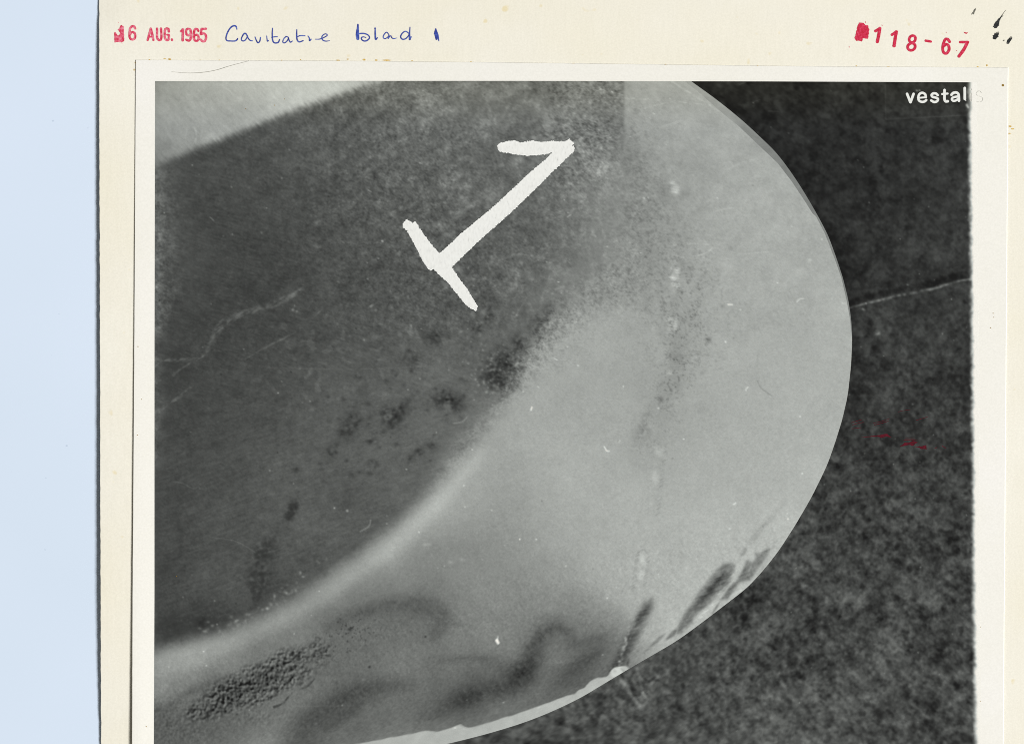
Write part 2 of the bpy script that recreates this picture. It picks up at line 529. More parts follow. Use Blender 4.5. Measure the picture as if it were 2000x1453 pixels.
# pale scratches and dried trickles
fuzz = np.clip(0.75 + 0.45 * NS + 0.35 * N2, 0, 1.8)
stroke(dk, [(296, 702), (345, 703), (392, 697), (412, 672), (428, 640), (460, 618), (510, 602), (560, 583), (592, 563)],
       [4, 6, 5, 10, 16, 13, 13, 12, 4], 20, 3, fuzz)
stroke(dk, [(395, 696), (362, 714), (338, 732)], 4.5, 15, 2.5, fuzz)
stroke(dk, [(296, 746), (312, 743), (326, 737)], 4, 16, 2.5, fuzz)
stroke(dk, [(296, 812), (325, 792), (352, 774), (372, 757)], [9, 6, 5, 4], 17, 2.5, fuzz)
stroke(dk, [(480, 700), (520, 678), (570, 652), (605, 626), (627, 606)], 3, 18, 1.5, fuzz)
stroke(dk, [(520, 718), (650, 721), (760, 719), (850, 714)], 1.0, 13, 1.0)
stroke(dk, [(655, 640), (690, 575)], 1.0, 12, 1.0)
stroke(dk, [(410, 1049), (460, 1057), (498, 1078)], 1.2, 22, 0.9)
stroke(dk, [(338, 940), (358, 944), (377, 954), (392, 946)], 1.2, 22, 0.9)
stroke(dk, [(703, 1038), (720, 1028), (724, 1015)], 1.6, 50, 0.9)
stroke(dk, [(886, 827), (902, 824), (912, 815)], 2.2, 34, 1.2)
stroke(dk, [(630, 1092), (668, 1080)], 1.2, 10, 1.0)
for (x, y, r, a) in [(572, 605, 3, 45), (580, 608, 2.5, 45), (718, 545, 2, 80), (747, 471, 2.4, 110), (717, 513, 1.8, 70), (711, 664, 2.0, 60), (820, 740, 1.8, 60),
                     (653, 992, 2, 90), (678, 997, 3, 70), (492, 305, 0, 0), (925, 558, 1.6, 80), (527, 919, 2, 50), (454, 458, 1.6, 50), (436, 461, 1.6, 55)]:
    if r: blob(dk, x, y, r * 0.6, r * 0.6, a)
th = np.linspace(0, 2 * math.pi, 13)
stroke(dk, [(729 + 5.5 * math.cos(t), 602 + 6 * math.sin(t)) for t in th], 3.5, 38, 1.6, fuzz)
blob(dk, 763, 601, 3, 3, 30); blob(dk, 585, 310, 18, 16, 9, 0, lump); blob(dk, 655, 668, 5, 5, 18); blob(dk, 662, 682, 4, 4, 16)
for k in range(60):                                                             # pale crust along the lower rim of the dark field
    t = rng.random()
    x = 395 + 230 * t + rng.normal() * 8; y = 1243 - 120 * t * t - 18 * t - abs(rng.normal()) * 16
    blob(dk, x, y, 1.6 + rng.random(), 1.4 + rng.random(), 18 + 40 * rng.random() ** 2)
for (x, y) in [(974, 733), (980, 735), (986, 728), (960, 722), (953, 715), (968, 712), (950, 766), (1000, 728), (960, 700), (998, 740), (945, 745), (935, 752), (990, 760), (1008, 712)]:
    blob(dk, x, y, 2.0, 2.0, 42)
for k in range(120):
    blob(dk, 975 + rng.normal() * 36, 725 + rng.normal() * 36, 1.3, 1.3, 14 + 22 * rng.random())

lt = np.where(LIGHT > 140, 156 + (LIGHT - 140) * 0.47, LIGHT * 1.0)
lt = LIGHT + (lt - LIGHT) * ss(138, 162, LIGHT)
lt += FR * 1.5 + FR4 * 1.8 + N1 * 2.6
low = ss(1160, 1260, YY + 0.25 * (XX - 700))
lt += low * (NG * 2.0 + N1 * 1.5)
tip = ss(1180, 1260, XX) * (1 - ss(560, 720, YY))
lt += tip * (FR * 1.9 + FR3 * 1.2)
# weld bead
bands = 0.78 + 0.22 * np.sin(YY * 1.2 - XX * 0.25) + 0.05 * N2
for (x, y, w, h, a) in [(1319, 371, 9, 9, 44), (1313, 357, 7, 4, 26), (1319, 543, 11, 5, 16), (1318, 514, 8, 6, 12),
                        (1308, 728, 6, 5, 20)]:
    blob(lt, x, y, w * 0.75, h * 0.8, a, 0.1, mod=bands * 1.1, p=1.8)
blob(lt, 1296, 372, 9, 14, -14, -0.5); blob(lt, 1336, 382, 10, 6, -12, -0.5)
stroke(lt, [(1326, 500), (1322, 600), (1316, 700), (1300, 800), (1288, 900), (1280, 1000)], 18, -4, 8)
for (ax, ay, bx, by, w, a) in [(1300, 870, 1284, 1010, 1.6, -18), (1276, 880, 1262, 1010, 1.4, -10), (1268, 1082, 1258, 1150, 1.6, -16), (1246, 1078, 1236, 1150, 1.6, -18)]:
    n = 16
    for k in range(n):
        t = (k + rng.random() * 0.6) / n
        x = ax + (bx - ax) * t; y = ay + (by - ay) * t
        if rng.random() < 0.8:
            stroke(lt, [(x - 3, y + 2), (x + 3, y - 2)], w, a * (0.4 + rng.random()), 1.0)
stroke(lt, [(1246, 1080), (1256, 1073), (1266, 1082)], 2, -18, 1.2)
for (x, y) in [(1279, 925), (1281, 938), (1254, 1092), (1256, 1100), (1252, 1116), (1250, 1126)]:
    blob(lt, x, y, 4, 4, 12)
def box(img, x, y, w, h, ang, amount, soft, mod=None):
    r = max(w, h) + 4 * soft
    a0, a1, b0, b1 = int(x - r - X0), int(x + r - X0), int(y - r - Y0), int(y + r - Y0)
    dx = XX[b0:b1, a0:a1] - x; dy = YY[b0:b1, a0:a1] - y
    ca, sa = math.cos(ang), math.sin(ang)
    p = np.abs(dx * ca + dy * sa); q = np.abs(-dx * sa + dy * ca)
    m = ss(soft, -soft, p - w / 2) * ss(soft, -soft, q - h / 2)
    img[b0:b1, a0:a1] += amount * m * (1 if mod is None else mod[b0:b1, a0:a1])
for (x, y, w, h, a) in [(1317, 535, 20, 26, 34), (1319, 557, 17, 8, 32), (1313, 633, 18, 24, 32), (1307, 652, 13, 10, 10), (1288, 881, 18, 20, 25), (1283, 906, 13, 6, 24), (1280, 933, 15, 14, 20), (1282, 920, 11, 5, 20), (1306, 728, 12, 6, 16), (1276, 960, 10, 8, 12), (1273, 984, 9, 10, 11), (1256, 1092, 12, 20, 14), (1252, 1122, 11, 22, 13), (1246, 1150, 9, 14, 10), (1262, 1030, 7, 30, 6)]:
    box(lt, x, y, w, h, 0.15, a * (1.0 if y < 800 else 0.62), 3.6 if y < 800 else 4.6, bands * np.clip(0.9 + 0.3 * N4 + 0.2 * FR3, 0.2, 1.6))
# speckle right of the bead
spk = (np.exp(-0.5 * (((XX - 1318) - (YY - 700) * -0.28) / 26.0) ** 2) * ss(470, 600, YY) * (1 - ss(860, 960, YY)))
lt += -14 * spk * ss(0.0, 2.4, FR4 + 0.6 * FR2)
spk2 = np.exp(-0.5 * (((XX - 1350)) / 70.0) ** 2 - 0.5 * ((YY - 680) / 170.0) ** 2)
lt += -18 * spk2 * ss(0.8, 2.8, FR4)
for (x, y, r, a) in [(1258, 842, 7, -28), (1252, 850, 9, -12), (1290, 780, 5, -26), (1325, 755, 4, -30), (1383, 663, 4, -30), (1330, 700, 9, -14), (1372, 727, 4, -16), (1410, 600, 4, -18),
                     (1430, 484, 5, -16), (1345, 625, 10, -10), (1370, 795, 8, -8), (1500, 620, 16, -5), (1480, 740, 10, -6)]:
    blob(lt, x, y, r, r * 0.8, a, 0.2, lump)
blob(lt, 1210, 745, 60, 60, -2, 0); blob(lt, 1120, 900, 60, 50, 4)
veil_in = blur(poly_mask([(1085, 620), (1120, 596), (1170, 588), (1225, 598), (1275, 628), (1300, 665), (1306, 700), (1296, 740), (1270, 785), (1240, 825), (1215, 880), (1000, 960), (900, 900)]), 9)
veil_out = blur(poly_mask([(1080, 660), (1060, 560), (1130, 430), (1220, 300), (1290, 330), (1345, 440), (1372, 560), (1385, 660), (1345, 760), (1300, 850), (1260, 900), (1220, 900), (1190, 860)]), 26)
veil = np.clip(veil_out * (1 - veil_in), 0, 1)
lt += veil * (1 - 0.45 * ss(680, 800, YY)) * (-11 - 15 * ss(0.0, 2.2, FR4 + 0.4 * FR2) + 5 * ss(0.3, 2.0, -FR4))
lt += 3 * veil_in * ss(560, 640, YY) * (1 - ss(760, 860, YY))
# scuffs near the tip
stroke(lt, [(1050, 187), (1150, 190), (1240, 193), (1330, 200), (1388, 206)], 1.8, 14, 1.2, fuzz)
stroke(lt, [(1236, 209), (1252, 213), (1275, 207), (1300, 201)], 2.4, 18, 1.5, fuzz)
stroke(lt, [(1288, 249), (1310, 243), (1330, 236)], 2, 16, 1.2)
stroke(lt, [(1312, 159), (1345, 180), (1385, 205), (1420, 228)], [4, 3, 2.5, 2], 13, 1.5, fuzz)
stroke(lt, [(1300, 482), (1345, 476), (1385, 478)], 2, 12, 1.2, fuzz)
stroke(lt, [(1360, 500), (1380, 494), (1393, 482)], 3, 15, 1.5, fuzz)
stroke(lt, [(1315, 498), (1335, 503)], 2.5, 16, 1.2); stroke(lt, [(1440, 497), (1500, 492)], 2, 9, 1.2)
stroke(lt, [(1425, 330), (1450, 318), (1480, 311)], 2.5, 10, 1.5); stroke(lt, [(1390, 414), (1420, 408), (1455, 405)], 2, 10, 1.2, fuzz)
stroke(lt, [(1460, 655), (1466, 590)], 8, -6, 6); stroke(lt, [(1372, 330), (1372, 420)], 10, -4, 8)
stroke(lt, [(1480, 745), (1486, 757), (1500, 768), (1508, 773)], 2, -22, 1.2); stroke(lt, [(1481, 690), (1479, 714)], 4, -9, 2)
for (pts, w, a) in [([(1556, 590), (1562, 584), (1570, 583)], 1.8, 50), ([(1422, 595), (1430, 595)], 2.4, 70), ([(1457, 763), (1457, 760), (1461, 756)], 1.6, 60),
                    ([(1180, 872), (1185, 880), (1190, 881)], 2.2, 60), ([(1037, 801), (1039, 795)], 2.6, 70), ([(1082, 700), (1088, 703)], 1.6, 45), ([(1050, 755), (1053, 757)], 1.6, 40),
                    ([(1122, 630), (1126, 629)], 2, 50), ([(1433, 985), (1437, 982)], 3.0, 40), ([(1312, 1260), (1318, 1264)], 2, 40)]:
    stroke(lt, pts, w, a, 0.9)
stroke(lt, [(970, 1250), (973, 1255)], 5.5, 110, 1.0); blob(lt, 972, 1246, 1.2, 3, 80)
for (x, y, r) in [(1582, 508, 3), (1301, 626, 1.6), (1360, 698, 1.4), (1647, 592, 2), (830, 1064, 3), (838, 1063, 3), (880, 1098, 3), (902, 1093, 3), (942, 1092, 1.4), (1204, 1147, 1.5)]:
    blob(lt, x, y, r, r * 0.7, 22)
# pale ridge that follows the edge of the dark field
RIDGE = [(240, 1318), (302, 1306), (400, 1275), (500, 1235), (600, 1185), (690, 1125), (760, 1075), (830, 1010), (890, 945), (940, 885)]
stroke(lt, RIDGE, [44, 48, 42, 30, 26, 24, 26, 28, 24, 8], 16, 16)
# grey washes on the lower part
def wash(pts, w, a, soft=8, mod=True):
    stroke(lt, pts, w, a, soft, np.clip(0.9 + 0.16 * NG + 0.1 * N2, 0.4, 1.5) if mod else None)
wash([(640, 1225), (700, 1198), (770, 1180), (830, 1182), (865, 1205), (850, 1240)], [16, 24, 32, 38, 34, 20], -19, 12)
wash([(560, 1460), (600, 1412), (640, 1382), (700, 1352), (760, 1338), (800, 1336)], [44, 46, 44, 40, 26, 10], -27, 20)
blob(lt, 552, 1452, 40, 16, 14, -0.4)
wash([(640, 1420), (680, 1396), (705, 1378)], [20, 20, 8], -14, 8)
wash([(975, 1350), (1010, 1325), (1035, 1288), (1050, 1250), (1078, 1226), (1106, 1232), (1120, 1255)], [34, 52, 44, 40, 36, 26, 12], -22, 19)
wash([(1040, 1262), (1062, 1234), (1088, 1222), (1106, 1234)], [8, 14, 12, 6], -11, 10)
for (x, y, rx, ry, am, an) in [(1030, 1306, 30, 17, -26, -0.95), (1012, 1326, 24, 14, -14, -0.7), (1060, 1240, 22, 14, -8, -0.8), (918, 1360, 42, 17, -27, -0.35), (905, 1372, 20, 6, -12, -0.2), (870, 1350, 60, 30, -8, -0.3),
                               (960, 1330, 46, 22, -10, -0.4), (850, 1395, 50, 14, -10, -0.2), (1140, 1292, 34, 10, -17, -0.6), (1160, 1278, 10, 6, -10, -0.6), (1112, 1314, 30, 12, -10, -0.5), (1160, 1248, 30, 8, -15, -0.25),
                               (1090, 1350, 60, 16, -8, -0.4), (900, 1286, 48, 8, -8, -0.05), (975, 1298, 26, 12, -9, 0.3), (1080, 1290, 18, 20, 9, -0.4), (1010, 1270, 20, 16, 5, -0.5)]:
    blob(lt, x, y, rx, ry, am, an, np.clip(0.95 + 0.14 * NG + 0.10 * FR3, 0.4, 1.5))
wash([(860, 1292), (910, 1284), (950, 1286)], [6, 9, 6], -9, 6)
def zpoly(pts): return [(1000 + x / 2.37, 840 + y / 2.37) for x, y in pts]
blob(lt, 1150, 1290, 60, 38, -8, -0.5)
# streaks along the trailing edge
streak = np.zeros((H, W))
def wet(pts, depth, soft, core=None):
    """A darker, wetter-looking smear: a soft-edged outline with an optional darker heart."""
    m = blur(poly_mask(zpoly(pts)), soft)
    m = m * np.clip(0.92 + 0.10 * NB + 0.07 * FR2, 0.3, 1.3)
    streak[:] = np.maximum(streak, depth * m)
wet([(655, 770), (610, 800), (580, 850), (545, 925), (522, 960), (500, 1010), (480, 1060), (462, 1098), (440, 1145), (500, 1108), (532, 1050), (562, 1000), (592, 950), (622, 890), (655, 815)], 66, 4.6)
wet([(1012, 612), (975, 622), (940, 655), (905, 700), (870, 745), (838, 795), (800, 850), (770, 905), (758, 952), (790, 932), (828, 896), (850, 850), (900, 815), (955, 760), (990, 735), (1012, 700), (1028, 652), (1032, 620)], 72, 3.0)
wet([(1198, 542), (1165, 560), (1142, 576), (1122, 558), (1132, 590), (1112, 612), (1086, 596), (1070, 640), (1045, 690), (1010, 722), (985, 755), (960, 792), (1002, 778), (1027, 742), (1052, 705), (1104, 692), (1132, 650), (1152, 622), (1182, 582)], 68, 2.4)
wet([(770, 910), (740, 930), (708, 972), (726, 966), (758, 946)], 64, 1.5)
wet([(712, 938), (680, 955), (650, 985), (632, 1008), (660, 995), (690, 965)], 50, 1.5)
wet([(650, 1000), (620, 1015), (598, 1034), (625, 1022)], 34, 1.5)
wet([(966, 786), (945, 812), (930, 838), (922, 864), (936, 845), (955, 812)], 52, 1.2)
wet([(1088, 536), (1066, 560), (1050, 592), (1074, 578), (1090, 552)], 36, 2.0)
wet([(1270, 312), (1230, 360), (1180, 415), (1130, 470), (1085, 535), (1110, 525), (1160, 465), (1215, 400), (1265, 335)], 20, 3.5)
wet([(1222, 505), (1200, 545), (1190, 575), (1210, 548)], 22, 2.0)
wet([(1185, 590), (1155, 640), (1120, 690), (1145, 670), (1175, 625)], 30, 2.5)
wet([(858, 735), (830, 790), (805, 838), (825, 815), (850, 768)], 20, 2.0)
wet([(545, 1040), (530, 1075), (528, 1100), (542, 1085)], 46, 1.4)
for (x, y, rx, ry, am) in [(1395, 1185, 40, 22, 8), (1300, 1245, 36, 24, 6), (1470, 1120, 36, 26, 8), (1540, 1040, 30, 40, 6)]:
    blob(lt, x, y, rx, ry, am, -0.7)
lt -= streak
for (pts, w, am) in [([(1432, 1120), (1420, 1142), (1404, 1160)], [3, 7, 3], 22), ([(1446, 1152), (1425, 1166)], [5, 4], 14), ([(1404, 1168), (1388, 1186), (1366, 1206)], [3, 8, 4], 16), ([(1345, 1218), (1326, 1240)], [3, 3], 18), ([(1470, 1098), (1462, 1116)], [2, 3], 16), ([(1352, 1196), (1338, 1216)], [2, 2], 20), ([(1262, 1230), (1246, 1258), (1230, 1284)], [3, 4, 3], 8)]:
    stroke(lt, pts, w, am, 2.5, fuzz)
for (pts, w, a, sf) in [(zpoly([(985, 655), (940, 715), (895, 768), (852, 815)]), [3, 10, 10, 3], -44, 5), (zpoly([(632, 815), (600, 860), (572, 905)]), [3, 12, 4], -30, 6),
                        (zpoly([(900, 800), (860, 848), (815, 890)]), [4, 5, 3], -14, 3), (zpoly([(1080, 640), (1050, 690), (1000, 745)]), [4, 6, 4], -16, 4),
                        (zpoly([(560, 900), (530, 960), (490, 1060)]), [4, 4, 4], 14, 3), (zpoly([(1010, 690), (960, 745), (900, 800)]), [3, 4, 3], 12, 3)]:
    stroke(lt, pts, w, a, sf, np.clip(0.95 + 0.12 * NB, 0.3, 1.4))
# bright ground-off rim along the lower edge
OUT = [(1250, 80), (1300, 121), (1349.6, 159), (1384, 183), (1418, 209), (1453, 238), (1484, 267), (1513, 294.5), (1534, 321), (1557, 354), (1579, 389.5), (1601, 428),
       (1618, 461), (1634, 505), (1647, 545), (1657, 586), (1662.5, 623), (1664.7, 660.6), (1662.5, 713), (1656, 772), (1645.5, 818.5), (1633, 859),
       (1619, 900), (1608, 925), (1583.6, 974), (1552.6, 1027), (1521.6, 1075), (1493.8, 1110.6), (1459.7, 1147.8), (1419.4, 1178.7), (1366.8, 1219),
       (1320, 1253), (1273.9, 1279.4), (1218, 1312), (1188, 1330), (1132.9, 1363.5), (1077.4, 1389.8), (1021.9, 1412), (966.4, 1428.6), (911, 1444),
       (866.6, 1453.5), (780, 1474), (640, 1502), (480, 1528), (300, 1548)]
RIMTOP = [(1199, 1300), (1185, 1319), (1168, 1320), (1152, 1327), (1141, 1340), (1130, 1344), (1126, 1351), (1108, 1355), (1080, 1366), (1050, 1377), (1030, 1383), (1002, 1394), (980, 1399),
          (955, 1408), (930, 1415), (911, 1418), (899, 1411), (880, 1419), (855, 1426), (830, 1424), (813, 1428), (771, 1436), (716, 1446), (674, 1455), (500, 1490)]
rim = blur(poly_mask([(x, y + 2.5) for x, y in RIMTOP] + [(300, 1560), (900, 1470), (1240, 1330), (1225, 1300)]), 2.6)
rim = ss(0.30, 0.72, rim + 0.06 * 4 * rim * (1 - rim) * NB)
lt = lt * (1 - rim) + (177 + 6 * ss(700, 1150, XX) + N4 * 2 + N1 * 2) * rim
for (pts, w, a) in [([(1206, 1302), (1214, 1312), (1206, 1318)], 14, 22), ([(1215, 1306), (1219, 1311)], 2, -70), ([(1195, 1305), (1197, 1318)], 5, 24)]:
    stroke(lt, pts, w, a, 3)
for k in range(22):                                                             # white dots of the weld running to the edge
    t = k / 21.0
    x = 1226 - 15 * t + rng.normal() * 1.6 + (4 if t < 0.2 else 0); y = 1224 + 74 * t
    if t < 0.3 and k % 2: continue
    blob(lt, x, y, 1.7, 1.6, (60 if t > 0.25 else 30) * (0.5 + 0.7 * rng.random()))
for (x, y) in [(1217, 1263), (1216, 1268), (1210, 1293)]:
    blob(lt, x, y, 2.2, 2.2, 36)
# pitted patch
ca, sa = math.cos(math.radians(-24)), math.sin(math.radians(-24))
u = ((XX - 515) * ca + (YY - 1330) * sa); v = (-(XX - 515) * sa + (YY - 1330) * ca)
pit = np.clip(1.35 - (np.abs(u) / 150) ** 2.6 - (np.abs(v + 2) / (36 + 0.02 * u)) ** 2.4 + 0.22 * N10, 0, 1)
P3 = gnoise(1.9); P2 = gnoise(1.15)
emb = np.roll(np.roll(P3, 2, 0), 2, 1) - P3
fade = 1 - 0.35 * ss(20, 130, u)
lt += pit * fade * (-14 + 21 * np.clip(emb, -1.7, 1.6) - 38 * ss(0.1, 1.5, P3 + 0.5 * P2 + 0.3 * N4 - 0.4 + 0.6 * ss(10, -18, v)) + 6 * P2)
lt += -22 * pit * np.exp(-0.5 * ((u + 20) / 70) ** 2 - 0.5 * ((v + 4) / 17) ** 2)
sp = np.exp(-0.5 * ((XX - 675 - (1238 - YY) * 0.8) / 46) ** 2 - 0.5 * ((YY - 1240) / 30) ** 2)
lt += -40 * np.clip(sp, 0, 1) * ss(1.0, 1.9, P2 + 0.3 * P3)
sp2 = np.exp(-0.5 * ((XX - 345) / 50) ** 2 - 0.5 * ((YY - 1405) / 38) ** 2) + np.exp(-0.5 * ((XX - 500) / 40) ** 2 - 0.5 * ((YY - 1398) / 12) ** 2)
lt += sp2 * (8 * np.clip(emb, -1.5, 1.5) - 5)
stroke(lt, [(615, 1325), (598, 1341), (578, 1348), (562, 1362), (552, 1374), (535, 1380)], [2, 5, 3, 3, 4, 5], -28, 1.4, lump)
for (x, y, r, a) in [(683, 1229, 3, -50), (722, 1302, 2, -60), (657, 1332, 3, -22), (463, 1394, 1.6, -50), (462, 1387, 2, 40), (709, 1327, 2, 30), (831, 1243, 1.6, -70), (617, 1413, 2, 30)]:
    blob(lt, x, y, r, r * 0.8, a)
stroke(lt, [(375, 1347), (420, 1330), (455, 1318)], [10, 16, 8], -14, 8)
stroke(lt, [(302, 1384), (340, 1372), (372, 1350)], [8, 12, 8], -12, 8)
stroke(lt, [(570, 1378), (640, 1378), (720, 1377)], 1.2, 9, 1.0)

# --- where the blade is still dark
EDGE = [(260, 1278), (302, 1268), (345, 1254), (400, 1241), (450, 1226), (500, 1204), (550, 1178), (600, 1149), (650, 1116), (700, 1080), (745, 1046), (785, 1012), (820, 980), (850, 945),
        (880, 908), (905, 878), (935, 838), (960, 806), (990, 772), (1012, 742), (1030, 705), (1055, 668), (1078, 632), (1098, 600), (1120, 578), (1150, 560), (1185, 540), (1215, 505),
        (1228, 450), (1226, 380), (1222, 300), (1220, 240), (1220, 100)]
m0 = poly_mask(EDGE + [(260, 100)])
mb = [blur(m0, s) for s in (1.6, 11, 20, 50)]
w_top = 1 - ss(215, 275, YY)                                                    # crisp up by the tip
w_low = ss(850, 1000, YY)
soft = mb[1] * w_low + mb[2] * (1 - w_low)
soft = soft * (1 - ss(250, 330, YY) * (1 - ss(560, 700, YY))) + mb[3] * ss(250, 330, YY) * (1 - ss(560, 700, YY))
grit = ss(240, 420, YY) * (1 - ss(860, 1000, YY))
soft = np.clip(soft + (0.05 + 0.09 * grit) * (4 * soft * (1 - soft)) * (FR4 + 0.7 * FR2), 0, 1)
dmask = soft * (1 - w_top) + mb[0] * w_top
face = lt * (1 - dmask) + dk * dmask
# gritty transition: dark pepper that thins out to the right
halo = np.clip(mb[3] + 0.25 * blur(m0, 60), 0, 1) * ss(150, 260, YY) * (1 - ss(760, 900, YY))
pep = ss(0.0, 2.0, FR4)
zone = np.exp(-0.5 * ((halo - 0.50) / 0.34) ** 2) * ss(820, 1010, XX) * (1 - ss(690, 800, YY))
face += -24 * zone * pep + 13 * zone * ss(0.0, 2.0, -FR4)
zone2 = ss(1020, 1120, XX) * (1 - ss(1216, 1219, XX)) * (1 - ss(300, 420, YY))
face += zone2 * (FR4 * 9 + N1 * 3)
stroke(face, [(1050, 187), (1120, 188), (1222, 192)], 1.4, 12, 1.1, fuzz)
for (pts, w, a) in [([(985, 510), (1000, 560)], 1.3, 12), ([(1030, 580), (1005, 620)], 2, 14), ([(1075, 535), (1055, 590)], 1.5, 12), ([(975, 508), (1010, 497), (1040, 500)], 4, 12), ([(1060, 520), (1085, 508)], 4, 12),
                    ([(940, 470), (930, 525)], 1.2, 10), ([(1108, 424), (1114, 420)], 2, 60), ([(1085, 565), (1100, 560)], 5, 18), ([(718, 371), (726, 375)], 1.4, 55), ([(820, 319), (824, 320)], 1.5, 60),
                    ([(410, 424), (417, 431)], 1.4, 50), ([(948, 488), (954, 500)], 5, 14), ([(893, 520), (900, 530)], 9, 12)]:
    stroke(face, pts, w, a, 1.2)
for k in range(150):                                                            # dust on the negative
    x = 310 + rng.random() * 1300; y = 170 + rng.random() * 1270
    blob(face, x, y, 0.7 + 0.5 * rng.random(), 0.7 + 0.4 * rng.random(), (30 + 60 * rng.random()) * (1 if rng.random() < 0.85 else -0.6))
# pale area beyond the soft upper edge
TOPE = [(260, 100), (860, 100), (740, 158), (700, 172), (640, 194), (580, 214), (520, 238), (460, 262), (400, 286), (345, 306), (300, 327), (260, 342)]
t0 = poly_mask(TOPE)
tm = blur(t0, 8) * 0.75 + blur(t0, 4) * 0.25
tm = np.clip(tm + 0.06 * 4 * tm * (1 - tm) * (NP + FR2), 0, 1)
pale = PATCH + 14 + NP * 1.7 + FR * 4.0 + N1 * 2.2
pale += 7 * ss(0, 1, np.exp(-0.5 * ((blur(t0, 14) - 0.72) / 0.14) ** 2))
for (pts, w, a) in [([(380, 250), (384, 266), (380, 278)], 3, 14), ([(366, 248), (362, 270)], 3, 10), ([(395, 255), (392, 268)], 3, 10), ([(430, 165), (470, 195)], 4, 8)]:
    stroke(pale, pts, w, a, 1.5)
dark_rim = np.exp(-0.5 * ((blur(t0, 14) - 0.25) / 0.14) ** 2)
face = (face - 5 * dark_rim) * (1 - tm) + pale * tm
# the print fades a little at its left side
face *= 1 - 0.06 * (1 - ss(300, 318, XX))

# --- the ground beyond the blade
g = GROUND.copy()
amp = 6.2 + 6.2 * ss(350, 1200, YY)
GF = fnoise(1.35, 0.016, 0.17)
g += 0.5 - 4.5 * ss(900, 1350, YY) + amp * 0.92 * np.clip(0.72 * GF + 0.62 * gnoise(2.3) + 0.42 * gnoise(5.0) + 0.2 * N10 + 0.3 * gnoise(9, 2.2, math.radians(42)), -2.6, 2.8) + amp * 0.38 * FR4 + N1 * 0.8
holes = ss(1.1, 2.4, gnoise(6.0) - 0.3 * GF + 0.3 * N2)
g -= holes * amp * 1.5
g += amp * 0.45 * fnoise(1.9, 0.005, 0.10)
strk = gnoise(13, 2.2, math.radians(40))
g += strk * 3.2 * ss(1150, 1350, YY) * ss(1300, 1600, XX)
near = ss(0, 1, np.exp(-np.clip(XX - np.interp(YY, [p[1] for p in OUT], [p[0] for p in OUT]), 0, 400) / 26.0))
g -= near * (6 + 4 * ss(300, 600, YY)) * (1 - 0.8 * ss(640, 800, YY))
CR = [(1655, 604), (1690, 593), (1735, 583), (1745, 579), (1790, 571), (1830, 562), (1870, 550), (1930, 541)]
wob = np.clip(0.8 + 0.35 * N4 + 0.3 * N2, 0.1, 1.6)
stroke(g, [(x, y - 11) for x, y in CR], [10, 10, 11, 11, 11, 11, 13, 13], -17, 4)
stroke(g, CR, [3, 3.5, 4, 2, 5, 5, 4, 4], 44, 2.4, wob)
for (x, y, r, a) in [(1715, 650, 4, 70), (1710, 645, 6, -18), (1763, 820, 6, -22), (1768, 821, 3.5, 70), (1816, 806, 3, 45), (1783, 790, 2, 60), (1773, 556, 2, 55), (1686, 604, 2.4, 60), (1834, 602, 1.6, 60),
                     (1802, 593, 1.5, 50), (1640, 1195, 9, -26), (1626, 1192, 8, -24), (1615, 1200, 8, -24), (1660, 1186, 6, -20), (1652, 1195, 5, -20), (1668, 1150, 16, -14), (1465, 1160, 14, -20),
                     (1600, 985, 18, -16), (1678, 990, 22, -10), (1768, 1240, 10, -16), (1820, 1380, 12, -22), (1862, 1170, 9, -22), (1836, 1184, 12, -18), (1875, 1340, 8, -24), (1866, 1338, 6, -20)]:
    blob(g, x, y, r, r * 0.7, a, 0.4, lump)
# scrape marks under the weld
for (pts, w, a) in [([(1206, 1318), (1225, 1345), (1244, 1372)], [10, 7, 4], 28), ([(1244, 1305), (1250, 1330), (1255, 1352)], [5, 6, 4], 24), ([(1256, 1352), (1264, 1368), (1250, 1378), (1240, 1362)], 5, 24),
                    ([(1236, 1356), (1248, 1358), (1252, 1350)], 5, -30), ([(1230, 1330), (1240, 1350)], 9, -14), ([(1254, 1320), (1266, 1330), (1280, 1322)], 4, -26), ([(1262, 1336), (1274, 1334), (1284, 1322)], 5, 22),
                    ([(1325, 1428), (1335, 1420), (1345, 1428), (1336, 1438)], 4, 16)]:
    stroke(g, pts, w, a, 2.2)
for k in range(90):
    x = 1400 + rng.random() * 490; y = 165 + rng.random() * 1280
    blob(g, x, y, 0.8, 0.8, 40 + 60 * rng.random())
for (pts, w, a) in [([(1729, 155), (1729.5, 195), (1730, 233)], 1.2, 26), ([(1730, 233), (1790, 230), (1890, 225)], 1.2, 24), ([(1500, 217), (1520, 218)], 1.6, 24), ([(1443, 165), (1455, 161)], 1.4, 40)]:
    stroke(g, pts, w, a, 0.9, curve=False)
stroke(g, [(1470, 200), (1485, 195)], 1, 30, 0.9); blob(g, 1791, 177.5, 1.1, 1.1, 130); blob(g, 1796, 177.0, 1.2, 1.0, 130); blob(g, 1889, 206, 2, 2, 150); blob(g, 1891, 210, 1.5, 1.5, 150)

# soft right-hand border of the image and slightly wavy top one
r_edge = np.interp(YY, [150, 550, 900, 1160, 1453, 1660], [1892.5, 1896, 1899.5, 1900.5, 1905, 1907]) + N4 * 0.5 + N2 * 0.7
white = ss(-6, 7, XX - r_edge)
g = g * (1 - white) + 239 * white


def sample(img, px, py):
    fx = np.clip(px - X0, 0, W - 1.001); fy = np.clip(py - Y0, 0, H - 1.001)
    ix = fx.astype(int); iy = fy.astype(int); tx = fx - ix; ty = fy - iy
    return (img[iy, ix] * (1 - tx) * (1 - ty) + img[iy, ix + 1] * tx * (1 - ty) + img[iy + 1, ix] * (1 - tx) * ty + img[iy + 1, ix + 1] * tx * ty)


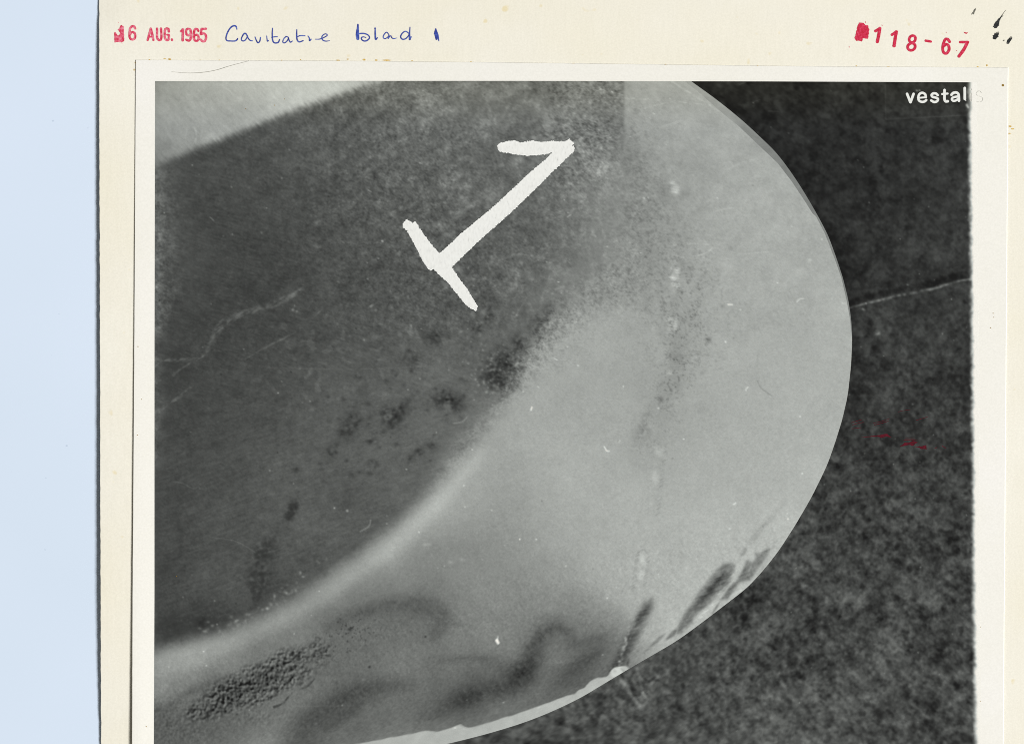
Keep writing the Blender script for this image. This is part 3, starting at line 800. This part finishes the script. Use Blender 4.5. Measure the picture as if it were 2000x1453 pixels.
face = blur(face, 0.5); g = blur(g, 0.7)
WARM = ss(260, 160, YY) * 3.0                                                   # the paper has yellowed slightly along the top


def strip_mesh(name, xl, xr, ya, yb, img, step, nx, off):
    """Rows of the picture from xl(y) to xr(y), laid on the print, with the silver tones as a colour attribute."""
    ny = int((yb - ya) / step) + 1
    y = np.linspace(ya, yb, ny)
    u = np.linspace(0, 1, nx)
    L, R = xl(y), xr(y)
    PX = L[:, None] + (R - L)[:, None] * u[None, :]
    top = np.interp(PX, [300, 720, 1000, 1500, 1910], [159.0, 158.5, 158.5, 159.5, 161.2])
    PY = np.broadcast_to(y[:, None], PX.shape).copy()
    PY = PY + (top - 159.0) * (1 - ss(159, 260, PY))
    t = np.clip(sample(img, PX, PY), 14, 245)
    warm = sample(WARM, PX, PY)
    rgb = np.stack([t * 0.976 + warm * 0.5 + 0.014 * np.clip(t - 60, 0, 120), t * 1.008 + warm * 0.2, t * 0.988 - warm, ], -1)
    rgb = np.where(t[..., None] > 215, np.stack([t * 1.008, t * 1.0, t * 0.966], -1), rgb)
    c = s2l(np.clip(rgb, 0, 250)) / E
    Z = z_print(PX, PY) + off
    me = mesh_arrays(name, np.stack([wx(PX), wy(PY), Z], -1).reshape(-1, 3), quads=grid_quads(ny, nx), smooth=True)
    at = me.color_attributes.new('silver', 'FLOAT_COLOR', 'POINT')
    at.data.foreach_set('color', np.concatenate([c, np.ones(c.shape[:2] + (1,))], -1).astype(np.float32).ravel())
    return me


oy = np.array([p[1] for p in OUT]); ox = np.array([p[0] for p in OUT])
sm = np.arange(80, 1549, 2.0)
sx = np.interp(sm, oy, ox)
for _ in range(3):                                                              # round off the traced corners
    sx[4:-4] = np.convolve(sx, np.ones(9) / 9, 'valid')
out_x = lambda y: np.where(np.asarray(y) > 1546, 301.0, np.interp(y, sm, sx))
IN = [(1338, 159), (1368, 183), (1398, 210), (1418, 227), (1442, 246), (1484, 286), (1519, 319), (1546, 354), (1571, 391.5), (1587, 417), (1594, 423), (1611, 456), (1630, 505), (1643.5, 543), (1653.5, 586),
      (1660.5, 625), (1664, 660)]
in_x = lambda y: np.minimum(np.interp(y, [p[1] for p in IN], [p[0] for p in IN]), out_x(y) - 0.3)
face_r = lambda y: np.where(np.asarray(y) < 660, in_x(np.minimum(y, 660)), out_x(y) - 0.3 * (np.asarray(y) < 1500))
pic_l = lambda y: np.interp(y, [159, 700, 1160, 1453, 1660], [303.0, 302.0, 302.0, 300.6, 300.0])
pic_r = lambda y: np.interp(y, [159, 1660], [1908.0, 1918.0])
OFF = 0.02 * MM

blade = link('blade_face', strip_mesh('blade_face', pic_l, face_r, 159.0, 1544.0, face, 1.9, 700, OFF), M_EMUL, pprint)
tag(blade, 'pictured propeller blade tip, dark and mottled on the left, pale grey on the right')
edge_img = np.full((H, W), 0.0) + np.interp(YY, [159, 230, 270, 420, 430, 560, 660], [160, 148, 130, 124, 132, 122, 140]) + N4 * 3 + N1 * 2
o = link('blade_edge', strip_mesh('blade_edge', in_x, lambda y: out_x(y), 159.0, 660.0, blur(edge_img, 0.8), 1.9, 9, OFF), M_EMUL, blade)
tag(o, 'narrow darker bevel along the curved tip of the pictured blade')
gr_l = lambda y: np.where(np.asarray(y) < 1544, out_x(np.minimum(y, 1544.0)), pic_l(y))
o = link('ground_behind', strip_mesh('ground_behind', gr_l, pic_r, 159.0, 1640.0, g, 1.9, 340, OFF), M_EMUL, pprint)
tag(o, 'pictured dark mottled ground with a pale crack beyond the blade')


# ------------------------------------------------------------------ flat ink shapes lying on card or print
def ribbon_parts(pts, width, off, zf, jitter=0.0, seg=6, r=None):
    q = np.array(catmull([(p[0], p[1]) for p in pts], seg) if len(pts) > 2 else
                 [tuple(np.array(pts[0]) + (np.array(pts[1]) - np.array(pts[0])) * t) for t in np.linspace(0, 1, 8)])
    n = len(q)
    w = np.interp(np.linspace(0, 1, n), np.linspace(0, 1, len(width)), width) if not np.isscalar(width) else np.full(n, float(width))
    if jitter: w = w * (1 + jitter * (r or rng).normal(size=n))
    d = np.gradient(q, axis=0); d /= np.linalg.norm(d, axis=1)[:, None] + 1e-9
    nrm = np.stack([-d[:, 1], d[:, 0]], -1)
    a = q + nrm * w[:, None] / 2; b = q - nrm * w[:, None] / 2
    loop = list(a)
    for k in range(1, 5):                                                        # round end
        t = math.pi * k / 5
        loop.append(q[-1] + (nrm[-1] * math.cos(t) + d[-1] * math.sin(t)) * w[-1] / 2)
    loop += list(b[::-1])
    for k in range(1, 5):
        t = math.pi * k / 5
        loop.append(q[0] + (-nrm[0] * math.cos(t) - d[0] * math.sin(t)) * w[0] / 2)
    rise = 0.006 * MM * np.linspace(0, 1, n)                                     # a stroke that crosses itself never lies in its own plane
    V = [(p[0], p[1], off + h) for p, h in zip(np.concatenate([a, b]), np.concatenate([rise, rise]))]
    F = [(i, i + 1, n + i + 1, n + i) for i in range(n - 1)]
    base = len(V)
    for end, sg in ((n - 1, 1), (0, -1)):
        V.append((q[end][0], q[end][1], off + rise[end])); c = len(V) - 1
        ringp = []
        for k in range(0, 7):
            t = math.pi * k / 6
            p = q[end] + (nrm[end] * math.cos(t) + d[end] * sg * math.sin(t)) * w[end] / 2
            V.append((p[0], p[1], off + rise[end])); ringp.append(len(V) - 1)
        for k in range(6): F.append((c, ringp[k], ringp[k + 1]))
    return V, F


def rough_poly(pts, off, jit, step=2.0, r=None):
    r = r or rng
    q = []
    n = len(pts)
    for i in range(n):
        a = np.array(pts[i], float); b = np.array(pts[(i + 1) % n], float)
        L = np.linalg.norm(b - a); k = max(int(L / step), 1)
        nn = np.array([-(b - a)[1], (b - a)[0]]) / (L + 1e-9)
        for j in range(k):
            q.append(a + (b - a) * j / k + nn * r.normal() * jit)
    V = [(p[0], p[1], off) for p in q]
    tr = tessellate_polygon([[Vector((p[0], p[1], 0)) for p in q]])
    return V, [tuple(t) for t in tr]


def ink_object(name, pieces, mat, parent, zf, base_off=0.03 * MM, thick=False):
    """Every piece gets a hair's breadth of its own height so overlapping strokes never share a plane."""
    V, F = [], []
    for k, (v, f) in enumerate(pieces):
        b = len(V)
        V += [(x, y, z + (k % 12) * 0.0012 * MM) for x, y, z in v]
        F += [tuple(b + i for i in t) for t in f]
    A = np.array(V)
    Z = zf(A[:, 0], A[:, 1]) + base_off + A[:, 2]
    P = np.stack([wx(A[:, 0]), wy(A[:, 1]), Z], -1)
    me = bpy.data.meshes.new(name)
    G = []
    for t in F:                                                                  # turn every face upwards
        a, b, c = P[t[0]], P[t[1]], P[t[2]]
        G.append(t if (b[0] - a[0]) * (c[1] - a[1]) - (b[1] - a[1]) * (c[0] - a[0]) > 0 else t[::-1])
    me.from_pydata([tuple(p) for p in P], [], G)
    me.update()
    return link(name, me, mat, parent)


def from_zoom(ox, oy, sc):
    return lambda pts: [(ox + x / sc, oy + y / sc) for x, y in pts]


def R(pts, w, j=0.0): return ribbon_parts(pts, w, 0.0, None, j)


def RP(pts, j, step=2.0): return rough_poly(pts, 0.0, j, step)


# chalk numeral
z = from_zoom(700, 240, 3.632)
numeral = [RP(z([(985, 160), (1000, 145), (1060, 130), (1110, 126), (1150, 140), (1230, 126), (1300, 138), (1360, 130), (1470, 132), (1495, 112), (1510, 130), (1530, 140), (1527, 158), (1515, 162),
                 (1533, 172), (1530, 205), (1495, 235), (1455, 275), (1415, 315), (1380, 345), (1300, 425), (1200, 525), (1080, 640), (960, 745), (840, 850), (740, 950), (662, 1025),
                 (720, 1110), (780, 1190), (815, 1250), (830, 1275), (848, 1300), (835, 1335), (800, 1320), (760, 1290), (700, 1215), (640, 1140), (560, 1065), (535, 1038), (510, 1050), (490, 1030),
                 (455, 975), (420, 905), (380, 830), (345, 770), (335, 755), (312, 745), (318, 705), (345, 685), (370, 700), (385, 715), (400, 697), (420, 720), (450, 770), (500, 840), (545, 895), (575, 925),
                 (640, 870), (720, 790), (800, 725), (880, 660), (980, 575), (1060, 500), (1130, 435), (1230, 340), (1330, 260), (1375, 210), (1330, 225), (1210, 236), (1110, 225), (1060, 215), (1005, 208), (990, 190)]), 0.6, 1.25)]
o = ink_object('chalk_numeral', numeral, M_CHALK, blade, z_print, 0.04 * MM)
tag(o, 'hand-painted white numeral one lying tilted on the dark blade')

# caption in the corner of the print
z = from_zoom(1700, 150, 6.667)
cap = [R(z([(478, 226), (500, 280), (521, 334)]), 5.0), R(z([(563, 226), (543, 280), (523, 334)]), 5.0),
       R(z([(628, 278), (722, 270)]), 3.4), R(z([(722, 270), (714, 232), (678, 212), (640, 228), (624, 272), (634, 312), (670, 330), (705, 325), (728, 306)]), 4.6),
       R(z([(878, 243), (855, 222), (820, 220), (797, 240), (812, 265), (850, 274), (880, 292), (868, 322), (830, 332), (792, 312)]), 4.7),
       R(z([(966, 176), (966, 240), (966, 295), (980, 322), (1008, 322)]), 5.2), R(z([(935, 228), (1006, 222)]), 4.0),
       R(z([(1056, 238), (1080, 214), (1120, 208), (1147, 230), (1152, 270), (1154, 316)]), 5.0),
       R(z([(1150, 258), (1110, 264), (1072, 276), (1062, 300), (1085, 318), (1120, 308), (1148, 288)]), 4.4),
       R(z([(1229, 150), (1230, 220), (1230, 292)]), 5.2), R(z([(1240, 295), (1244, 316)]), 1.4)]
o = ink_object('caption_lettering', cap, M_CAPTION, pprint, z_print, 0.04 * MM)
tag(o, 'small white printed word in the upper right corner of the picture')
fa = [R(z([(1290, 165), (1308, 150), (1322, 168), (1310, 182)]), 0.8), R(z([(1300, 215), (1302, 260), (1306, 320)]), 1.6), R(z([(1318, 215), (1320, 320)]), 0.6), R(z([(1284, 190), (1290, 300)]), 0.8),
      R(z([(1450, 215), (1430, 190), (1395, 195), (1380, 225), (1395, 250)]), 0.8), R(z([(1420, 255), (1455, 270), (1465, 300), (1440, 330), (1400, 330), (1380, 322)]), 0.8)]
o = ink_object('faded_lettering', fa, M_FAINT, pprint, z_print, 0.04 * MM)
tag(o, 'faint outlines of two last letters on the white border')

# red ink scratches on the print
z = from_zoom(1550, 450, 3.229)
red = [RP(z([(425, 1305), (500, 1295), (545, 1290), (590, 1280), (600, 1292), (618, 1306), (585, 1300), (555, 1308), (530, 1300), (470, 1303)]), 0.25, 1.5),
       RP(z([(665, 1365), (695, 1345), (700, 1338), (725, 1340), (755, 1325), (785, 1335), (765, 1348), (755, 1358), (730, 1352), (690, 1360)]), 0.3, 1.5),
       RP(z([(755, 1362), (800, 1362), (838, 1354), (840, 1380), (805, 1378), (790, 1370)]), 0.3, 1.5), R(z([(705, 1312), (765, 1313)]), 0.9), R(z([(695, 1323), (775, 1322)]), 1.0),
       R(z([(365, 1212), (400, 1202), (430, 1193)]), 0.9), R(z([(372, 1226), (410, 1215), (445, 1210)]), 0.9), R(z([(505, 1215), (560, 1203), (605, 1186)]), 0.8), R(z([(510, 1227), (555, 1216), (598, 1202)]), 1.0),
       R(z([(660, 1144), (690, 1137), (735, 1130)]), 0.7), R(z([(775, 1197), (805, 1188), (845, 1176)]), 0.8), R(z([(370, 1250), (425, 1243)]), 0.9), R(z([(890, 1375), (905, 1368)]), 1.0), R(z([(938, 1360), (960, 1372)]), 1.2)]
o = ink_object('red_ink_streak', red, M_STREAK, pprint, z_print, 0.045 * MM)
tag(o, 'dark red ink scratches on the dark ground right of the blade')

# date stamp
z = from_zoom(210, 30, 9.09)
w = 4.6
date = [RP(z([(115, 305), (140, 302), (165, 335), (190, 372), (215, 345), (222, 310), (182, 262), (205, 235), (222, 195), (250, 180), (282, 200), (292, 260), (290, 340), (300, 355), (292, 380), (300, 455), (270, 480), (200, 482), (120, 486), (122, 400)]), 0.3, 1.5),
        R(z([(490, 238), (472, 205), (435, 202), (402, 238), (392, 310), (390, 380), (412, 425), (445, 436), (480, 418), (492, 370), (482, 325), (455, 305), (425, 312), (402, 340)]), w, 0.05),
        R(z([(712, 445), (740, 345), (768, 240)]), w, 0.05), R(z([(768, 240), (795, 345), (815, 445)]), w, 0.05), R(z([(738, 385), (796, 385)]), 3.6, 0.05),
        R(z([(880, 240), (880, 330), (882, 405), (910, 444), (942, 440), (956, 400), (955, 320), (950, 240)]), w, 0.05),
        R(z([(1088, 292), (1082, 252), (1052, 238), (1024, 258), (1016, 330), (1020, 405), (1048, 446), (1082, 436), (1090, 395), (1090, 355)]), w, 0.05), R(z([(1060, 350), (1092, 350)]), 3.8),
        R(z([(1143, 432), (1147, 446)]), 4.4), R(z([(1302, 288), (1338, 258)]), 4.0, 0.05), R(z([(1338, 255), (1336, 360), (1334, 452)]), w + 0.4, 0.05),
        R(z([(1478, 332), (1440, 362), (1402, 340), (1395, 290), (1410, 252), (1445, 246), (1474, 270), (1482, 350), (1474, 425), (1440, 454), (1398, 436)]), w, 0.05),
        R(z([(1612, 282), (1590, 250), (1556, 250), (1536, 300), (1532, 390), (1548, 446), (1585, 460), (1614, 430), (1615, 380), (1588, 350), (1552, 362)]), w, 0.05),
        R(z([(1745, 243), (1672, 246)]), w, 0.05), R(z([(1668, 246), (1662, 300), (1656, 340)]), w, 0.05), R(z([(1660, 340), (1705, 325), (1742, 352), (1748, 410), (1725, 460), (1685, 464), (1650, 432)]), w, 0.05),
        R(z([(190, 130), (194, 134)]), 0.9), R(z([(240, 496), (268, 500)]), 0.8)]
o = ink_object('date_stamp', date, M_DATE, card, z_card, 0.03 * MM)
tag(o, 'smudged pink-red rubber-stamped date at the top left')

# handwriting
z = from_zoom(430, 30, 8.696)
h = [R(z([(283, 240), (270, 195), (240, 181), (195, 198), (150, 250), (115, 320), (98, 395), (118, 434), (180, 440), (250, 440), (285, 420), (297, 398)]), [2.2, 3.0, 3.2, 3.0, 2.8, 2.8, 2.6, 2.6, 2.6, 2.6, 2.8, 2.2]),
     R(z([(455, 345), (432, 314), (405, 318), (372, 368), (360, 415), (385, 440), (425, 425), (455, 380), (460, 345), (475, 392), (510, 430), (552, 438)]), [2.6, 3.0, 3.0, 2.4, 2.4, 2.4, 2.4, 2.0, 1.8, 2.4, 2.4, 1.8]),
     R(z([(592, 372), (612, 425), (640, 470), (672, 445), (685, 380)]), [2.0, 2.4, 2.6, 2.4, 2.2]), R(z([(790, 355), (796, 410), (803, 442), (820, 434)]), [1.8, 2.0, 2.6, 2.0]),
     R(z([(888, 222), (884, 320), (892, 430), (925, 472), (985, 464), (1010, 415)]), [1.8, 2.6, 2.8, 2.8, 2.8, 2.2]), R(z([(870, 380), (920, 370), (972, 368)]), [1.2, 2.2, 1.8]),
     R(z([(1120, 362), (1082, 402), (1064, 455), (1090, 473), (1135, 442), (1160, 385), (1120, 362)]), 2.2), R(z([(1160, 385), (1172, 430), (1195, 460), (1228, 440)]), [2.2, 2.4, 2.6, 1.6]),
     R(z([(1302, 245), (1300, 330), (1306, 412), (1340, 456), (1408, 436)]), [1.8, 2.8, 2.8, 2.6, 2.4]), R(z([(1318, 366), (1360, 350), (1442, 352)]), [1.6, 2.4, 1.8]),
     R(z([(1492, 355), (1515, 392), (1520, 434), (1548, 408)]), [1.8, 2.4, 2.8, 1.8]),
     R(z([(1618, 410), (1690, 408), (1760, 382), (1818, 346), (1798, 320), (1755, 334), (1726, 380), (1748, 428), (1800, 443), (1862, 434)]), [1.6, 2.0, 2.0, 2.0, 2.0, 2.0, 2.2, 2.4, 2.2, 1.0])]
z = from_zoom(660, 30, 8.696)
h += [R(z([(340, 160), (338, 215), (335, 265)]), [3.0, 4.0, 5.0]), R(z([(334, 255), (332, 330), (338, 400)]), [5.2, 7.0, 6.0]), R(z([(360, 314), (440, 312), (510, 338), (537, 385), (500, 428), (450, 441), (408, 420), (400, 386), (432, 370), (475, 382)]), [2.6, 2.8, 2.6, 2.4, 2.8, 2.8, 2.6, 2.6, 2.2, 1.8]),
      R(z([(632, 222), (632, 235)]), 3.0), R(z([(633, 255), (634, 330), (642, 412), (674, 382)]), [2.8, 3.2, 3.6, 1.6]),
      R(z([(868, 335), (828, 292), (785, 330), (770, 380), (800, 402), (845, 375), (872, 340), (852, 402), (895, 350), (915, 385), (950, 400), (1005, 388)]), [1.8, 2.2, 2.2, 2.2, 2.0, 1.8, 1.6, 1.8, 1.8, 2.2, 2.2, 1.0]),
      R(z([(1205, 310), (1150, 276), (1095, 308), (1066, 368), (1095, 410), (1150, 402), (1196, 355), (1215, 318)]), [2.2, 2.4, 2.4, 2.6, 2.8, 2.4, 2.2, 2.2]), R(z([(1225, 205), (1218, 320), (1221, 412)]), [1.8, 2.6, 4.0]), R(z([(1222, 410), (1246, 370)]), 2.2),
      R(z([(1662, 238), (1664, 320), (1676, 408)]), [3.0, 6.0, 4.0]), R(z([(1672, 260), (1695, 340), (1716, 440)]), [2.0, 3.6, 1.6]), R(z([(1650, 270), (1636, 322)]), [2.0, 1.2])]
o = ink_object('handwriting', h, M_BLUE, card, z_card, 0.03 * MM)
tag(o, 'blue ballpoint handwriting of two words and a stroke')

# number stamp
z = from_zoom(1650, 10, 5.714)
def loop(cx, cy, rx, ry, tilt=0.12, n=15):
    return [(cx + rx * math.cos(t) - tilt * ry * math.sin(t), cy + ry * math.sin(t)) for t in np.linspace(0, 2 * math.pi, n)]
num = [RP(z([(160, 198), (185, 194), (212, 202), (228, 228), (262, 228), (275, 270), (268, 310), (262, 376), (232, 378), (205, 376), (190, 410), (160, 400), (125, 402), (110, 362), (124, 345), (130, 290), (145, 230)]), 0.45, 1.6),
       R(z([(345, 292), (395, 262)]), 5.6, 0.04), R(z([(392, 262), (380, 340), (365, 412)]), 6.4, 0.04), R(z([(528, 334), (580, 300)]), 5.6, 0.04), R(z([(576, 302), (564, 380), (552, 456)]), 6.4, 0.04),
       R(z(loop(756, 382, 35, 38)), 5.2, 0.04), R(z(loop(746, 468, 42, 40)), 5.4, 0.04), R(z([(906, 400), (962, 410)]), 5.0, 0.05),
       R(z([(1172, 412), (1150, 384), (1122, 388), (1102, 440), (1095, 500), (1112, 538), (1142, 538), (1166, 500), (1160, 455), (1132, 440), (1106, 462)]), 5.6, 0.04),
       R(z([(1290, 416), (1375, 416)]), 5.2, 0.04), R(z([(1372, 418), (1330, 500), (1276, 574)]), 6.2, 0.04), RP(z([(1328, 303), (1352, 308), (1378, 306), (1362, 324), (1342, 322)]), 0.2, 1.5),
       R(z([(231, 184), (232, 204)]), 0.8), R(z([(415, 225), (420, 230)]), 1.2), R(z([(1133, 302), (1135, 314)]), 0.8), R(z([(1250, 510), (1252, 513)]), 1.2), R(z([(50, 462), (51, 475)]), 1.0)]
o = ink_object('number_stamp', num, M_NUM, card, z_card, 0.03 * MM)
tag(o, 'red rubber-stamped number running downhill at the top right')

# black smudges
sm_b = [RP(z([(1655, 250), (1668, 215), (1690, 180), (1715, 155), (1742, 132), (1738, 165), (1726, 205), (1722, 232), (1700, 258), (1680, 262)]), 0.5, 1.3),
        RP(z([(1654, 376), (1658, 345), (1685, 310), (1696, 322), (1716, 312), (1720, 350), (1700, 375), (1676, 390)]), 0.5, 1.3), RP(z([(1806, 430), (1815, 395), (1838, 368), (1846, 378), (1868, 372), (1856, 400), (1838, 425), (1822, 440)]), 0.5, 1.3)]
for k in range(7):
    t = k / 6
    sm_b.append(R(z([(1712 + 30 * t, 175 - 25 * t), (1745 + 14 * t, 128 - 10 * t)]), [1.2, 0.3]))
for k in range(5):
    sm_b.append(R(z([(1690 + 7 * k, 330), (1696 + 7 * k, 304 - (k % 2) * 6)]), [1.0, 0.3])); sm_b.append(R(z([(1838 + 7 * k, 385), (1846 + 6 * k, 358 - (k % 2) * 8)]), [1.0, 0.3]))
o = ink_object('black_smudge', sm_b, M_BLACK, card, z_card, 0.03 * MM)
tag(o, 'three black ink dabs near the top right corner')
sm_g = [RP(z([(1412, 106), (1430, 80), (1446, 52), (1462, 32), (1464, 62), (1450, 85), (1442, 108), (1432, 98), (1420, 110)]), 0.35, 1.3), RP(z([(1765, 400), (1780, 388), (1788, 396), (1775, 404)]), 0.2, 1.3),
        R(z([(1748, 130), (1775, 90), (1800, 58)]), [1.6, 0.9, 0.4]), R(z([(1758, 132), (1772, 115)]), [1.0, 0.4])]
o = ink_object('grey_smudge', sm_g, M_GREYINK, card, z_card, 0.035 * MM)
tag(o, 'worn grey ink marks beside the black dabs')

# dried glue that squeezed out along the print's upper and right edges
glue = []
gl = [(331, 116, 3, 1.6), (322, 115, 3, 0.8), (292, 117, 1.6, 1), (428, 118, 1.4, 1), (391, 118, 1.6, .8), (264, 123, 1, 2), (262, 137, 1, 2.4), (660, 118, 4, 1), (679, 116, 2, 1.2), (711, 117, 3, 1.6), (735, 118, 3, 1.2),
      (755, 118, 8, 1.3), (805, 119, 2, .8), (550, 118, 1.6, .7), (587, 117, 1, 1), (1735, 131, 3, .9), (1727, 131.5, 2, .8), (1770, 131.5, 2, .7), (1910, 131, 2, 1.4), (1928, 128, 1.4, 2), (1673, 129, 1.4, .8),
      (1973, 247, 3, 1.6), (1978, 252, 3, 1.4), (1972, 261, 2.6, 1), (1968, 178, .9, 3), (1968, 244, .9, 3), (1834, 132, 2, .6), (1890, 132, 2, .6), (920, 121, 2, .6), (1120, 124, 3, .5), (1300, 126, 2, .6), (1480, 128, 2, .6)]
for (x, y, a, b) in gl:
    n = 9
    glue.append(RP([(x + a * math.cos(t) * (0.8 + 0.4 * random.random()), y + b * math.sin(t) * (0.8 + 0.4 * random.random())) for t in np.linspace(0, 2 * math.pi, n)[:-1]], 0.12, 1.0))
o = ink_object('glue_residue', glue, M_GLUE, card, z_card, 0.02 * MM)
tag(o, 'yellow dried glue crumbs along the edge of the print', kind='stuff')
sp_pts = [(1959, 167, 2.4), (536, 206, 1.0), (556, 194, .8), (480, 213, .8), (1981 - 40, 620, .8), (1935, 640, .9), (270, 677, 1.0), (277, 780, .8), (269, 850, .9), (286, 1418, .9), (1915, 1224, .7), (1915, 1369, .7), (1940, 612, .9), (345, 955 + 170, .8)]
sp_ = [RP([(x + r_ * math.cos(t), y + r_ * math.sin(t)) for t in np.linspace(0, 2 * math.pi, 9)[:-1]], 0.08, 1.0) for x, y, r_ in sp_pts]
o = ink_object('brown_speck', sp_, M_BROWN, pprint, z_print, 0.05 * MM)
tag(o, 'tiny yellow-brown specks scattered over the print', kind='stuff')


# ------------------------------------------------------------------ a fine hair on the top border, a loose fibre at the card's edge
def tube(name, pts, rad, mat, zf, lift, label, cat):
    q = catmull(pts, 10); n = len(q); k = 5
    x = np.array([p[0] for p in q]); y = np.array([p[1] for p in q])
    zc = np.array([zf(a, b) for a, b in q]).ravel() + lift + rad
    C = np.stack([wx(x), wy(y), zc], -1)
    d = np.gradient(C, axis=0); d /= np.linalg.norm(d, axis=1)[:, None]
    s = np.cross(d, [0, 0, 1.0]); s /= np.linalg.norm(s, axis=1)[:, None]; t = np.cross(s, d)
    taper = np.sin(np.linspace(0.15, math.pi - 0.15, n)) ** 0.4
    V = []
    for i in range(n):
        for j in range(k):
            a = 2 * math.pi * j / k
            V.append(C[i] + (s[i] * math.cos(a) + t[i] * math.sin(a)) * rad * taper[i])
    F = [(i * k + j, i * k + (j + 1) % k, (i + 1) * k + (j + 1) % k, (i + 1) * k + j) for i in range(n - 1) for j in range(k)]
    F += [tuple(range(k))[::-1], tuple((n - 1) * k + j for j in range(k))]
    base = C.mean(axis=0)
    me = bpy.data.meshes.new(name)
    me.from_pydata([tuple(v - base) for v in V], [], F); me.update()
    o = link(name, me, mat)
    o.location = base
    tag(o, label, cat)
    return o


tube('hair_strand', [(335, 140.5), (360, 143), (390, 142.5), (420, 138), (450, 129), (486, 119.5)], 0.045 * MM, M_HAIR, z_print, 0.0,
     'thin curved grey hair lying on the white top border of the print', 'hair')
